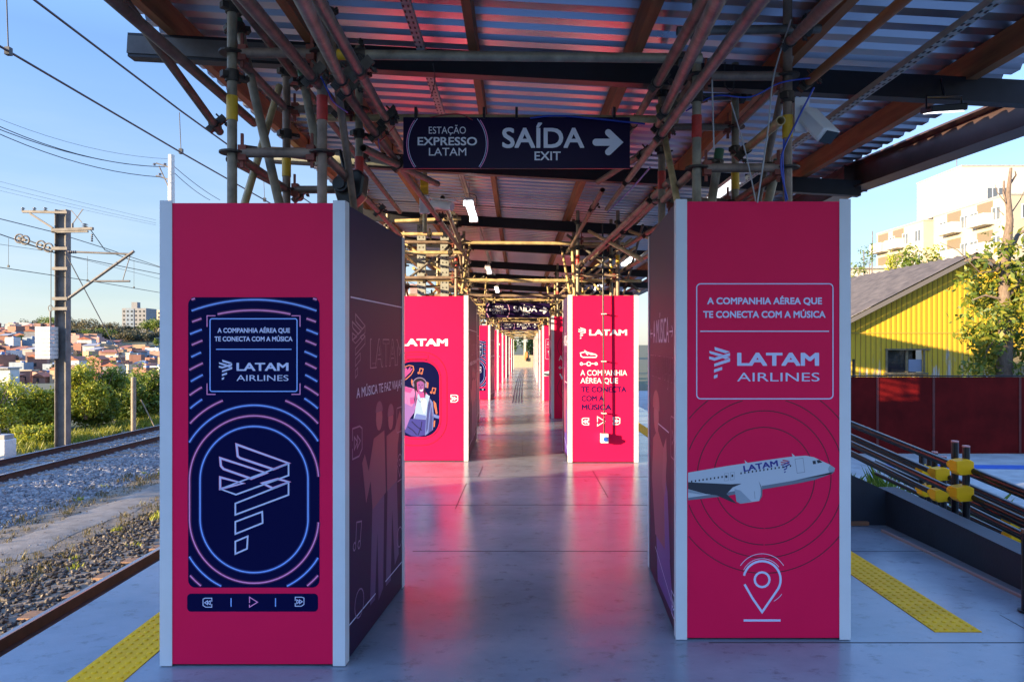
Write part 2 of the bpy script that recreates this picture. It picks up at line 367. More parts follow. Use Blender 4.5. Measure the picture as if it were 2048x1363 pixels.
def ic_play(g, part, m, cx, cy, s, wd): g.ribbon(part, m, [(cx-s*.7, cy+s*.15), (cx-s*.7, cy-s), (cx+s*.9, cy), (cx-s*.7, cy+s), (cx-s*.7, cy+s*.5)], wd, 3)
def ic_note(g, part, m, cx, cy, s, wd):
    g.ribbon(part, m, [(cx-s*.5, cy+s*.5), (cx-s*.3, cy-s), (cx+s*.8, cy-s*.8), (cx+s*.5, cy+s*.6)], wd, 3)
    for dx, dy in ((-.75, .6), (.25, .75)): g.ribbon(part, m, arc(cx+s*dx, cy+s*dy, s*.28, 0, 2*PI, 8)[:-1], wd, 3, True)
def ic_pin(g, part, m, cx, cy, s, wd, base=True):       # cx,cy: centre of the round head, s: its radius
    g.ribbon(part, m, arc(cx, cy, s, PI*.93, -PI*.16, 20)+[(cx+s*.52, cy+s*1.0), (cx, cy+s*1.75), (cx-s*.52, cy+s*1.0), (cx-s*.95, cy+s*.25)], wd, 3)
    g.ribbon(part, m, arc(cx, cy, s*.4, 0, 2*PI, 16)[:-1], wd, 3, True)
    if base: g.ribbon(part, m, [(cx-s, cy+s*2.2), (cx+s, cy+s*2.2)], wd, 3)
def inside(p, x0, y0, x1, y1): return x0 < p[0] < x1 and y0 < p[1] < y1
def clipped(g, part, m, pts, w, ok, l=2):
    run = []
    for p in pts:
        if ok(p): run.append(p)
        else:
            if len(run) > 1: g.ribbon(part, m, run, w, l)
            run = []
    if len(run) > 1: g.ribbon(part, m, run, w, l)

def front_phone(g):                  # photo pixels of the near left pillar
    g.poly('artwork_panel', 'navy_print', rrect(376, 590, 639, 1170, 15), 0)
    g.poly('artwork_panel', 'navy_print', rrect(374, 1182, 636, 1218, 8), 0)
    for k in range(0, 15):
        r = 108+21.1*k; cx = 508; ya, yb = 956, 1032; m = 'neon_blue_print' if k % 2 == 0 else 'neon_pink_print'
        pts = []; n = 160
        loop = [(cx-r, yb-(yb-ya)*i/30) for i in range(31)]+arc(cx, ya, r, PI, 0, n)+[(cx+r, ya+(yb-ya)*i/30) for i in range(31)]+arc(cx, yb, r, 0, -PI, n)
        ok = lambda p: inside(p, 378, 592, 637, 1168) and not inside(p, 406, 624, 607, 796)
        for wd, mm, l in ((2.4, m, 2), (7.5, M['gl_b' if k % 2 == 0 else 'gl_p'].name, .4), (4.6, M['gm_b' if k % 2 == 0 else 'gm_p'].name, .8)): clipped(g, 'neon_print', mm, loop+loop[:1], wd, ok, l)
    g.ribbon('neon_print', 'neon_blue_print', rrect(420, 633, 594, 778, 4), 2.2, 2, True)
    for x, y, a, b in ((414, 627, 1, 1), (600, 627, -1, 1), (414, 784, 1, -1), (600, 784, -1, -1)):
        g.ribbon('neon_print', 'neon_pink_print', [(x, y+b*22), (x, y), (x+a*17, y)], 1.8, 2)
    g.ribbon('neon_print', 'neon_blue_print', [(432, 694), (583, 694)], 2, 2)
    g.text('slogan_lettering', 'lilac_print', 'A COMPANHIA AÉREA QUE', 435, 661, 145, 9.5, .032)
    g.text('slogan_lettering', 'lilac_print', 'TE CONECTA COM A MÚSICA', 429, 678, 156, 9.5, .032)
    emblem(g, 'airline_emblem', 'lilac_print', 437, 714, 28, 42)
    g.text('airline_name', 'lilac_print', 'LATAM', 473, 737, 104, 16, .028)
    g.text('airline_name', 'lilac_print', 'AIRLINES', 473, 757, 104, 11.5, 0)
    emblem_line(g, 'neon_emblem', 'lilac_print', 'neon_pink_print', 438, 884, 140, 220, 3.2)
    ic_ff(g, 'icon_print', 'lilac_print', 415, 1200, 9, 1.6, True); ic_play(g, 'icon_print', 'neon_pink_print', 506, 1199, 10, 1.8); ic_ff(g, 'icon_print', 'lilac_print', 599, 1198, 9, 1.6)
    for x in (462, 551): g.ribbon('icon_print', 'neon_blue_print', [(x, 1191), (x, 1208)], 2, 2)

def front_plane(g):                  # photo pixels of the near right pillar
    g.ribbon('frame_line', 'lilac_print', rrect(1394, 567, 1667, 797, 8), 2.2, 2, True)
    g.ribbon('frame_line', 'lilac_print', [(1401, 662), (1659, 662)], 2.2, 2)
    g.text('slogan_lettering', 'lilac_print', 'A COMPANHIA AÉREA QUE', 1415, 608, 230, 13.5, .032)
    g.text('slogan_lettering', 'lilac_print', 'TE CONECTA COM A MÚSICA', 1407, 635, 245, 13.5, .032)
    emblem(g, 'airline_emblem', 'lilac_print', 1418, 692, 44, 66)
    g.text('airline_name', 'lilac_print', 'LATAM', 1475, 731, 164, 26, .035)
    g.text('airline_name', 'lilac_print', 'AIRLINES', 1475, 762, 165, 17, 0)
    for r in (101, 134, 160, 191):
        ok = lambda p: inside(p, 1377, 800, 1685, 1270)
        clipped(g, 'ring_print', 'dark_line_print', arc(1529, 955, r, -1.56, 2*PI-1.58, 160), 1.6, ok, 1)
    T = lambda x, y: (1370+x*.2787, 880+y*.2788)
    Q = lambda pts: [T(*p) for p in pts]
    A = 'aeroplane_print'
    g.poly(A, M['pl_w'].name, Q([(24, 430), (24, 232), (300, 185), (600, 140), (760, 118), (870, 110), (930, 122), (985, 148), (1045, 175), (1080, 200), (1075, 225), (1030, 250), (930, 285), (800, 312), (560, 352), (300, 400)]), 2)
    g.poly(A, M['pl_g'].name, Q([(24, 430), (300, 400), (560, 352), (800, 312), (930, 285), (1030, 250), (1075, 225), (1060, 240), (930, 262), (780, 290), (540, 330), (300, 375), (24, 412)]), 3)
    g.poly(A, M['pl_n'].name, Q([(1045, 175), (1080, 200), (1075, 225), (1040, 243), (1030, 205)]), 3)
    g.poly(A, M['pl_d'].name, Q([(24, 300), (330, 315), (412, 310), (345, 338), (300, 385), (375, 455), (330, 440), (230, 395), (150, 385), (24, 350)]), 4)
    g.poly(A, M['pl_n'].name, Q([(24, 352), (150, 387), (110, 388), (24, 375)]), 5)
    g.poly(A, M['pl_w'].name, Q([(357, 348), (420, 300), (520, 285), (545, 300), (558, 345), (556, 400), (535, 435), (400, 455), (372, 440)]), 5)
    g.poly(A, M['pl_n'].name, Q([(357, 348), (400, 360), (440, 400), (480, 440), (400, 455), (372, 440)]), 6)
    g.poly(A, M['pl_g'].name, Q([(530, 290), (558, 345), (556, 400), (535, 435), (546, 390), (545, 340)]), 6)
    g.ribbon(A, M['pl_g'].name, Q([(500, 365), (505, 420)]), .8, 6.5)
    for i in range(27):
        if i in (10, 11, 12): continue
        x = 50+27.3*i; y = 290-.149*(x-50)+(6 if x < 300 else 0)
        g.poly(A, M['pl_d'].name, Q([(x-5, y-7), (x+5, y-8), (x+5, y+6), (x-5, y+7)]), 3.5)
    for x, y in ((300, 262), (342, 255)):
        g.ribbon(A, M['pl_g'].name, Q([(x-14, y-24), (x+14, y-28), (x+14, y+26), (x-14, y+30)]), .5, 3.5, True); g.poly(A, M['pl_d'].name, Q([(x-6, y-9), (x+6, y-10), (x+6, y+8), (x-6, y+9)]), 3.6)
    g.ribbon(A, M['pl_g'].name, Q([(792, 135), (850, 128), (862, 228), (808, 236)]), .8, 3.5, True)
    g.poly(A, M['pl_d'].name, Q([(918, 148), (940, 145), (944, 170), (922, 172)]), 3.5); g.poly(A, M['pl_d'].name, Q([(948, 143), (966, 140), (990, 158), (955, 166)]), 3.5)
    for x, y in ((430, 143), (768, 92)): g.poly(A, M['pl_w'].name, Q([(x, y), (x+26, y+22), (x+8, y+26)]), 2.5)
    x, y = T(425, 226); g.text(A, M['pl_b'].name, 'LATAM', x, y, 70, 12, .035, 4, math.radians(9.5))
    x, y = T(684, 140); emblem(g, A, M['pl_b'].name, x, y, 19, 28, 4, math.radians(9), M['pl_r'].name)
    cx, cy = T(556, 1000); s = 133*.2787
    ic_pin(g, 'pin_print', 'lilac_print', cx, cy, s, 4.4)
    for r, a0, a1 in ((1.38, .82*PI, .18*PI), (1.12, .85*PI, .2*PI)): g.ribbon('pin_print', 'lilac_print', arc(cx, cy-s*.02, s*r, a0, a1, 18), 1.1, 3)
    g.ribbon('pin_print', 'lilac_print', arc(cx, cy, s*1.32, -.2*PI, -.34*PI, 8), 1.1, 3)

def front_travel(g):                 # drawn in a 150 x 333 frame: width 137..., like the photo at that pillar
    for r in (22, 34, 46): clipped(g, 'ring_print', 'dark_line_print', arc(66, 100, r, 0, 2*PI, 60), 1.2, lambda p: inside(p, 9, 60, 124, 300), 1); clipped(g, 'ring_print', 'dark_line_print', arc(66, 235, r, 0, 2*PI, 60), 1.2, lambda p: inside(p, 9, 60, 124, 300), 1)
    g.text('slogan_lettering', 'white_print', 'A MÚSICA', 24, 145, 84, 16, 0); g.text('slogan_lettering', 'white_print', 'TE FAZ', 44, 175, 48, 15, 0)
    for x, k in ((24, 1), (108, -1)):
        g.ribbon('slogan_lettering', 'white_print', [(x, 168), (x+k*15, 168)], 2, 3); g.ribbon('slogan_lettering', 'white_print', [(x+k*5, 163), (x, 168), (x+k*5, 173)], 2, 3)
    g.text('slogan_lettering', 'white_print', 'VIAJAR', 26, 206, 82, 18, .03)

def front_connect(g):                # photo crop frame of the second right pillar
    W = 'white_print'
    emblem(g, 'airline_emblem', W, 102, 288, 62, 92); g.text('airline_name', W, 'LATAM', 188, 352, 295, 46, .035)
    g.ribbon('journey_print', W, [(240, 500), (160, 480), (120, 488), (124, 512), (140, 522), (240, 522), (248, 510), (238, 500), (196, 500)], 8, 3)
    g.ribbon('journey_print', W, [(150, 468), (178, 505)], 8, 3); g.ribbon('journey_print', W, [(150, 468), (192, 497)], 8, 3)
    g.ribbon('journey_print', W, [(138, 575), (168, 573)], 7, 3); g.ribbon('journey_print', W, [(200, 572), (232, 571)], 7, 3)
    for x, r in ((128, 9), (185, 15), (242, 9)): g.ribbon('journey_print', W, arc(x, 573, r, 0, 2*PI, 14)[:-1], 8, 3, True)
    g.text('slogan_lettering', W, 'A COMPANHIA', 120, 664, 363, 42, .008); g.text('slogan_lettering', W, 'AÉREA QUE', 120, 725, 293, 42, .008)
    g.text('slogan_lettering', 'purple_print', 'TE CONECTA', 124, 795, 355, 45, .045); g.text('slogan_lettering', 'purple_print', 'COM A', 127, 865, 175, 45, .045); g.text('slogan_lettering', 'purple_print', 'MÚSICA', 128, 934, 234, 45, .045)
    ic_ff(g, 'icon_print', W, 160, 1022, 26, 6, True); ic_play(g, 'icon_print', W, 278, 1020, 36, 6); ic_ff(g, 'icon_print', W, 400, 1018, 27, 6)

def front_window(g):                 # photo crop frame of the second left pillar (woman seen in an aeroplane window)
    W = 'white_print'
    emblem(g, 'airline_emblem', W, -80, 372, 68, 96); g.text('airline_name', W, 'LATAM', 18, 434, 374, 56, .045)
    for r_ in ((-84, 482, 385, 1208, 195), (-30, 540, 338, 1158, 150)): g.ribbon('window_outline', 'dark_plum_print', rrect(*r_, 14), 6, 2, True)
    g.ribbon('window_outline', 'dark_plum_print', rrect(62, 502, 240, 533, 15), 4, 2, True); g.ribbon('window_outline', 'dark_plum_print', [(0, 540), (300, 540)], 4, 2)
    A = 'woman_print'; f = lambda n, pts, l: g.poly(A, M[n].name, pts, l)
    g.poly('window_print', 'navy_print', rrect(-20, 555, 326, 1142, 130, 12), 1)
    g.ribbon(A, M['pr_or'].name, [(25, 700), (30, 640), (58, 596), (92, 584), (122, 592), (127, 620), (108, 655), (70, 690), (42, 705)], 7, 2)
    f('pr_or', [(108, 690), (118, 700), (128, 752), (112, 740), (106, 715)], 2); f('pr_or', [(226, 712), (242, 720), (238, 762), (224, 758)], 2)
    f('pr_or', [(280, 858), (300, 880), (312, 960), (300, 965), (284, 900)], 2); f('pr_or', [(282, 1018), (294, 1012), (290, 1062), (280, 1066)], 2)
    f('pr_pk', [(28, 700), (36, 645), (60, 604), (72, 606), (78, 622), (96, 596), (104, 600), (96, 622), (114, 606), (119, 612), (100, 640), (78, 660), (52, 690)], 3)
    f('pr_hair', arc(172, 735, 50, 0, 2*PI, 20, 56)[:-1], 3); f('pr_hair', [(125, 730), (150, 720), (160, 830), (148, 880), (132, 800)], 4.6)
    f('pr_pk', [(150, 790), (222, 795), (250, 830), (215, 850), (180, 856), (150, 840)], 3.5)
    f('pr_face', [(146, 722), (160, 706), (190, 702), (206, 722), (210, 755), (202, 785), (186, 806), (170, 800), (154, 775)], 4)
    f('pr_pk', [(146, 722), (160, 706), (168, 706), (160, 740), (166, 780), (170, 800), (154, 775)], 4.5)
    f('pr_hair', [(146, 722), (152, 694), (186, 684), (214, 704), (214, 740), (204, 716), (180, 704), (160, 712)], 5)
    for x in (168, 192): f('pr_hair', [(x-7, 738), (x, 734), (x+7, 738), (x, 742)], 5)
    f('pr_hair', [(181, 742), (186, 760), (178, 762)], 4.8); f('pr_wh', [(168, 772), (184, 778), (200, 768), (196, 784), (182, 788)], 5)
    g.ribbon(A, M['pr_lt'].name, arc(172, 735, 54, PI*.95, PI*.08, 16), 7, 5.5); f('pr_lt', [(212, 722), (228, 724), (230, 756), (214, 758)], 5.5); f('pr_lt', [(116, 722), (128, 720), (132, 752), (120, 754)], 5.5)
    f('pr_top', [(166, 806), (178, 838), (214, 836), (222, 806), (252, 824), (236, 890), (222, 1006), (126, 1000), (146, 880), (150, 815)], 6)
    f('pr_jk', [(22, 736), (86, 756), (134, 768), (160, 800), (150, 872), (130, 950), (96, 1000), (62, 1086), (36, 1076), (22, 1000)], 7)
    f('pr_jk2', [(22, 840), (60, 880), (112, 905), (140, 840), (132, 950), (96, 1000), (62, 1086), (44, 1080), (30, 1000)], 7.5)
    f('pr_sl', [(250, 840), (276, 872), (282, 960), (276, 1086), (214, 1132), (222, 1010), (236, 900)], 7); f('pr_sl2', [(262, 900), (276, 960), (270, 1090), (240, 1112), (252, 1000)], 7.5)
    f('pr_sl', [(280, 962), (326, 978), (322, 1000), (284, 990)], 7)
    f('pr_pt', [(94, 1000), (226, 1006), (214, 1126), (160, 1140), (110, 1134), (56, 1104), (72, 1050)], 6.5)
    g.ribbon(A, M['pr_pt2'].name, [(110, 1020), (150, 1060), (190, 1090)], 8, 6.8); g.ribbon(A, M['pr_pt2'].name, [(80, 1062), (120, 1090), (150, 1125)], 8, 6.8); g.ribbon(A, M['pr_pt2'].name, [(190, 1020), (185, 1060), (160, 1130)], 7, 6.8)
    f('pr_hair', [(126, 740), (136, 800), (130, 850), (140, 905), (150, 850), (142, 780)], 7.8); f('pr_hair', [(208, 740), (220, 790), (214, 850), (206, 800)], 6.4)
    g.ribbon(A, M['pr_hair'].name, [(152, 835), (176, 872), (200, 845)], 3, 6.6)
    f('pr_wh', [(182, 850), (212, 842), (226, 860), (222, 920), (206, 960), (190, 900)], 6.2); f('pr_sl', [(146, 960), (222, 975), (222, 1004), (128, 1000)], 6.3)
    f('pr_pk', [(34, 742), (86, 758), (120, 770), (100, 800), (60, 790), (36, 800)], 7.6); f('pr_pk', [(96, 836), (130, 832), (132, 880), (100, 888)], 7.7)
    g.ribbon(A, M['pr_jk2'].name, [(98, 845), (130, 842)], 4, 7.9); g.ribbon(A, M['pr_jk2'].name, [(60, 800), (76, 860), (70, 930), (90, 1000)], 4, 7.9); g.ribbon(A, M['pr_jk2'].name, [(136, 790), (142, 870), (124, 950)], 4, 7.9)
    f('pr_sl2', [(236, 900), (250, 850), (262, 880), (246, 960), (236, 1080), (222, 1110), (226, 1000)], 7.6); g.ribbon(A, M['pr_lt'].name, [(250, 850), (268, 900), (272, 980)], 4, 7.9)
    ic_note(g, 'note_print', M['pr_or'].name, 182, 630, 22, 7); ic_note(g, 'note_print', M['pr_or'].name, 280, 782, 22, 7)
    ic_ff(g, 'icon_print', W, 442, 843, 27, 6); ic_ff(g, 'icon_print', W, -128, 843, 27, 6, True)

for n_, c_ in dict(pl_w=(.52, .56, .60), pl_g=(.16, .19, .23), pl_n=(.30, .35, .40), pl_d=(.02, .025, .04), pl_b=(.02, .02, .22), pl_r=(.5, .02, .06),
    pr_or=(.42, .13, .07), pr_pk=(.33, .05, .22), pr_hair=(.012, .006, .015), pr_face=(.20, .065, .25), pr_wh=(.6, .6, .65), pr_lt=(.18, .14, .28), pr_top=(.26, .38, .62),
    pr_jk=(.42, .14, .36), pr_jk2=(.21, .11, .36), pr_sl=(.10, .15, .42), pr_sl2=(.04, .05, .19), pr_pt=(.035, .035, .22), pr_pt2=(.008, .007, .06),
    sg_a=(.15, .025, .085), sg_b=(.05, .02, .12), sg_line=(.22, .13, .25), sg_c=(.21, .05, .12), sg_d=(.06, .035, .26), gl_b=(.008, .018, .12), gl_p=(.07, .006, .06), gm_b=(.02, .05, .30), gm_p=(.25, .02, .13)).items():
    M[n_] = mat({'pl': 'aeroplane_ink_', 'pr': 'portrait_ink_', 'sg': 'faint_ink_', 'gl': 'halo_ink_', 'gm': 'glow_ink_'}[n_[:2]]+n_[3:], c_, .38)

def side_people(g, W, right):        # side print, frame W x 220 (cm), y down from the top
    LN = M['sg_line'].name
    k = lambda u: u*W
    if not right:
        g.ribbon('line_print', 'lilac_print', [(k(.08), 44), (k(.97), 44)], .7, 2); g.ribbon('line_print', 'lilac_print', [(k(.05), 203), (k(.45), 203)], .7, 2); g.ribbon('line_print', 'lilac_print', [(k(.62), 203), (k(.98), 203)], .7, 2)
        emblem_line(g, 'airline_emblem', LN, LN, k(.1), 52, 20, 32, .5); vs_, fs = text_mesh('LATAM', .03)
        g.text('airline_name', LN, 'LATAM', k(.36), 80, k(.6), 16, .02); g.text('airline_name', 'duotone_print', 'LATAM', k(.37), 79.3, k(.58), 14.6, -.005, 3.6)
        g.text('slogan_lettering', 'lilac_print', 'A MÚSICA TE FAZ VIAJAR', k(.16), 94, k(.8), 5, .01)
        f = lambda n, pts, l: g.poly('people_print', M[n].name, [(k(x), y) for x, y in pts], l)
        f('sg_b', [(.40, 150), (.60, 150), (.58, 205), (.50, 209), (.48, 170), (.44, 206), (.36, 206)], 1)
        f('sg_a', [(.42, 118), (.60, 116), (.63, 152), (.40, 156), (.37, 140), (.30, 150), (.24, 128), (.28, 124), (.34, 134)], 1.5)
        f('sg_c', arc(.51, 108, .055, 0, 2*PI, 12, 7)[:-1], 2); f('sg_b', arc(.51, 104.5, .06, 0, PI, 10, 6), 2.4)
        f('sg_b', [(.66, 148), (.84, 148), (.88, 196), (.80, 200), (.75, 165), (.72, 206), (.63, 206)], 1)
        f('sg_a', [(.64, 120), (.80, 118), (.90, 108), (.94, 112), (.86, 128), (.85, 150), (.65, 152)], 1.6)
        f('sg_c', arc(.72, 111, .05, 0, 2*PI, 12, 6.5)[:-1], 2); f('sg_b', arc(.72, 108, .06, -.2, PI+.2, 10, 6), 2.4)
        ic_ff(g, 'icon_print', LN, k(.17), 116, 7.5, .8); ic_note(g, 'note_print', LN, k(.18), 163, 7, .8); ic_pin(g, 'pin_print', LN, k(.90), 140, 5, .8); g.ribbon('line_print', LN, arc(k(.2), 198, 7, 0, 2*PI, 18)[:-1], .8, 3, True); g.ribbon('line_print', LN, arc(k(.9), 186, 6, 0, 2*PI, 18)[:-1], .8, 3, True)
        g.ribbon('line_print', LN, rrect(k(.84), 106, k(.95), 121, 1), .7, 3, True)
    else:
        g.text('slogan_lettering', 'lilac_print', 'A MÚSICA', k(.22), 66, k(.56), 14, -.004)
        for x, q in ((.10, 1), (.90, -1)):
            g.ribbon('slogan_lettering', 'lilac_print', [(k(x), 60), (k(x+q*.1), 60)], .8, 3); g.ribbon('slogan_lettering', 'lilac_print', [(k(x+q*.03), 57), (k(x), 60), (k(x+q*.03), 63)], .8, 3)
        g.text('slogan_lettering', LN, 'TE FAZ VIAJAR', k(.1), 88, k(.84), 14, .0); g.text('slogan_lettering', 'duotone_print', 'TE FAZ VIAJAR', k(.105), 87.4, k(.83), 12.8, -.012, 3.6)
        f = lambda n, pts, l: g.poly('woman_print', M[n].name, [(k(x), y) for x, y in pts], l)
        f('sg_d', [(.30, 165), (.72, 165), (.92, 212), (.40, 214)], 1); f('sg_d', [(.62, 140), (.74, 150), (.82, 185), (.66, 188)], 1.8); f('sg_a', [(.22, 128), (.40, 120), (.66, 130), (.74, 160), (.70, 185), (.30, 188), (.16, 155)], 1.5)
        f('sg_c', arc(.34, 112, .10, 0, 2*PI, 14, 11)[:-1], 2); f('sg_a', arc(.34, 106, .13, -.2, PI+.2, 12, 10), 2.4)
        f('sg_c', [(.56, 150), (.60, 128), (.70, 120), (.72, 132), (.66, 155)], 2)
        g.ribbon('line_print', 'lilac_print', [(k(.42), 116), (k(.78), 116)], .8, 2); g.ribbon('line_print', LN, [(k(.88), 128), (k(.88), 200)], .6, 2); g.ribbon('line_print', 'lilac_print', [(k(.3), 196), (k(.86), 206)], .7, 2)
        ic_ff(g, 'icon_print', 'lilac_print', k(.91), 206, 6, .8); g.ribbon('icon_print', LN, rrect(k(.84), 106, k(.97), 128, 2), .8, 3, True); ic_play(g, 'icon_print', LN, k(.9), 117, 4, .7)

# ------------------------------------------------------------------ advertising pillars round the scaffold towers
def pillar(x0, x1, y0, y1, h, design, label, front_map, skew=0):
    z0 = fz(y0); xm = (x0+x1)/2
    t = thing('advertising_pillar', (xm, y0, z0), label, 'advertising pillar', 'advertising pillars wrapped round the scaffold')
    th = .016
    fp = MB().box((x0+.045, y0+.004, z0+.012), (x1-.045, y0+th, z0+h)).build('front_panel', 'pink_print', t)
    MB().box((x0+.045, y1-th, z0+.012), (x1-.045, y1-.004, z0+h)).build('back_panel', 'pink_print', t)
    sides = []
    for s, xx in ((-1, x0+.004), (1, x1-.004-.012)):
        sides.append(MB().box((xx, y0+.05, z0+.012), (xx+.012, y1-.05, z0+h)).build('side_panel', 'duotone_print', t))
    for xx, sx in ((x0, 1), (x1, -1)):
        for yy, sy in ((y0, 1), (y1, -1)):
            w = .058; a = .003; hh = h+(.012 if sy > 0 else 0)
            b = MB().box((min(xx, xx+sx*w), min(yy, yy+sy*a), z0+.004), (max(xx, xx+sx*w), max(yy, yy+sy*a), z0+hh))
            b.box((min(xx, xx+sx*a), min(yy+sy*a, yy+sy*w), z0+.004), (max(xx, xx+sx*a), max(yy+sy*a, yy+sy*w), z0+hh)).build('corner_trim', 'white_aluminium', t)
    for xx in (x0+.02, x1-.055): MB().box((xx, y0+.02, z0+h-.05), (xx+.035, y1-.02, z0+h-.012)).build('top_batten', 'rawwood', t)
    if front_map:
        mx0, my0, sc = front_map
        g = Gfx((x0, y0+.0035, z0), (1, 0, 0), (0, 0, 1), (0, -1, 0), mx0, my0, sc); design(g); g.finish(fp)
    D = y1-y0
    g = Gfx((x1-.004, y0, z0), (0, 1, 0), (0, 0, 1), (1, 0, 0), 0, 220, 100); side_people(g, D*100, False); g.finish(sides[1])
    g = Gfx((x0+.004, y1, z0), (0, -1, 0), (0, 0, 1), (-1, 0, 0), 0, 220, 100); side_people(g, D*100, True); g.finish(sides[0])
    if skew:
        for o in t.children_recursive:
            for v in o.data.vertices: v.co.x += skew*v.co.y
    return t
pA = pillar(-1.682, -.802, 3.24, 4.33, 2.20, front_phone, 'crimson pillar at the front left with a glowing ribbon emblem on navy', (320, 1328, 421), .10)
pB = pillar(.837, 1.742, 3.53, 4.72, 2.268, front_plane, 'crimson pillar at the front right picturing a white aeroplane', (1352, 1280, 387), .075)
pE = pillar(-2.03, -.61, 9.1, 11.3, 2.2, front_window, 'wide red pillar with a printed woman in an aeroplane window', (-278, 1332, 584))
pD = pillar(.712, 1.64, 9.0, 10.0, 2.2, front_connect, 'sunlit red pillar lettered TE CONECTA with a socket conduit down its front', (23, 1342, 590.7))
pF = pillar(-1.72, -.73, 13.2, 14.5, 2.2, None, 'red pillar standing just behind the printed woman pillar, almost hidden', None)
pC = pillar(.745+off(14.7), 1.645+off(14.7), 14.7, 15.7, 2.2, front_travel, 'half shaded red pillar lettered VIAJAR, third along the right row', (0, 333, 150))
ORD = ['', '', 'third', 'fourth', 'fifth', 'sixth', 'seventh', 'eighth', 'ninth', 'tenth', 'eleventh']
WH = {id(pA): 'navy ribbon-emblem', id(pB): 'aeroplane', id(pC): 'VIAJAR lettered', id(pD): 'TE CONECTA lettered'}
def far_pillar(src, xin, Y, side, k):
    c = copy_tree(src)
    wd = {id(pA): .88, id(pB): .905, id(pC): .9, id(pD): .928}[id(src)]
    c.location = (xin-wd/2 if side < 0 else xin+wd/2, Y, fz(Y)); c.scale.z = .97 if src is pB else 1
    c['label'] = f'{ORD[k]} pillar from the front in the {"left" if side < 0 else "right"} row, with the {WH[id(src)]} print'
LEFT_Y = [20.2, 24.9, 30.3, 35.6, 41, 46.3, 51]; RIGHT_Y = [19.8, 25.2, 30.5, 35.8, 41, 46.3, 51]
for i, (Y, s) in enumerate(zip(LEFT_Y, (pA, pC, pD, pA, pC, pB, pD))):
    far_pillar(s, -.76+off(Y)-(.06 if i == 0 else -.02), Y, -1, i+2)
for i, (Y, s) in enumerate(zip(RIGHT_Y, (pB, pC, pD, pC, pB, pD, pC))):
    far_pillar(s, .74+off(Y)-(.04 if i == 0 else 0), Y, 1, i+3)

# ------------------------------------------------------------------ platform
def strip(name, xs, ys, zf, m, xf=None):
    b = MB(); n = len(xs)
    for y in ys: b.add([((xf(x, y) if xf else x), y, zf(x, y)) for x in xs], [])
    k = len(ys); b.f = [(i*n+j, i*n+j+1, (i+1)*n+j+1, (i+1)*n+j) for i in range(k-1) for j in range(n-1)]; b.sm = [False]*len(b.f)
    return struct(b.build(name, m))
YS = [-9, 0, 5, 10, 20, 30, 40, 50, 60]
EDGE_L, EDGE_R = -2.52, 3.16
pf = MB()
for y in YS:
    for x in (EDGE_L, EDGE_R): pf.v += [(x+off(y), y, fz(y)), (x+off(y), y, fz(y)-.16), (x+off(y)+(.12 if x < 0 else -.12), y, -1.6)]
for i in range(len(YS)-1):
    a = i*6; c = a+6
    for q in ((a, a+3, c+3, c), (a+1, a, c, c+1), (a+2, a+1, c+1, c+2), (a+3, a+4, c+4, c+3), (a+4, a+5, c+5, c+4)): pf.f.append(q); pf.sm.append(False)
pf.f.append((2, 5, 4, 3, 0, 1)); pf.sm.append(False); pf.f.append((48, 51, 52, 53, 50, 49)); pf.sm.append(False)
struct(pf.build('platform_floor', 'floor'))
sm = MB()
for y in (3.50, 5.05, 6.55, 8.0, 9.6, 11.9, 14.2, 16.6):     # joints between the floor plates
    a = EDGE_L+.03 if y > 4 else 1.0
    if y in (5.05,): a = -.75
    sm.box((a, y, fz(y)-.01), (EDGE_R-.02, y+.006, fz(y)+.0015))
for x, y0, y1 in ((-.55, 6.4, 7.6), (-.42, 8.0, 8.7), (.95, 6.9, 8.4), (2.75, 3.5, 9), (.12, 9.6, 11.9), (-1.9, -2, 3.2)):
    sm.bar((x, y0, fz(y0)), (x+.02, y1, fz(y1)), .006, .004)
struct(sm.build('floor_seam', 'seam'))
def tactile(x0, x1, y0, y1, name):
    b = MB(); k = int((y1-y0)/.25)
    for i in range(k):
        a = y0+i*.25; c = a+.248; b.box((x0+off(a), a, fz(a)-.002), (x1+off(a), c, fz(a)+.004))
        if a < 22:
            for u in range(5):
                for w in range(5):
                    px = x0+off(a)+.025+u*.05; py = a+.025+w*.05; z = fz(a)+.004
                    n = 8 if a < 8 else 5; top = [(px+.008*math.cos(2*PI*j/n), py+.008*math.sin(2*PI*j/n), z+.005) for j in range(n)]; bot = [(px+.015*math.cos(2*PI*j/n), py+.015*math.sin(2*PI*j/n), z) for j in range(n)]
                    b.add(bot+top, [(j, (j+1) % n, n+(j+1) % n, n+j) for j in range(n)]+[tuple(range(n, 2*n))], False)
    return struct(b.build(name, 'tact'))
tactile(-2.03, -1.775, 1.6, 55, 'tactile_path')
tactile(2.235, 2.485, 3.63, 55, 'tactile_path')
gb = MB()
for i in range(4):
    for k in range(40):
        y = 19+k*.8; x = -.14+i*.085+off(y)
        gb.bar((x, y, fz(y)+.002), (x+.01, y+.74, fz(y+.74)+.002), .035, .008)
struct(gb.build('guide_path', mat('guide_purple', (.06, .045, .11), .4)))

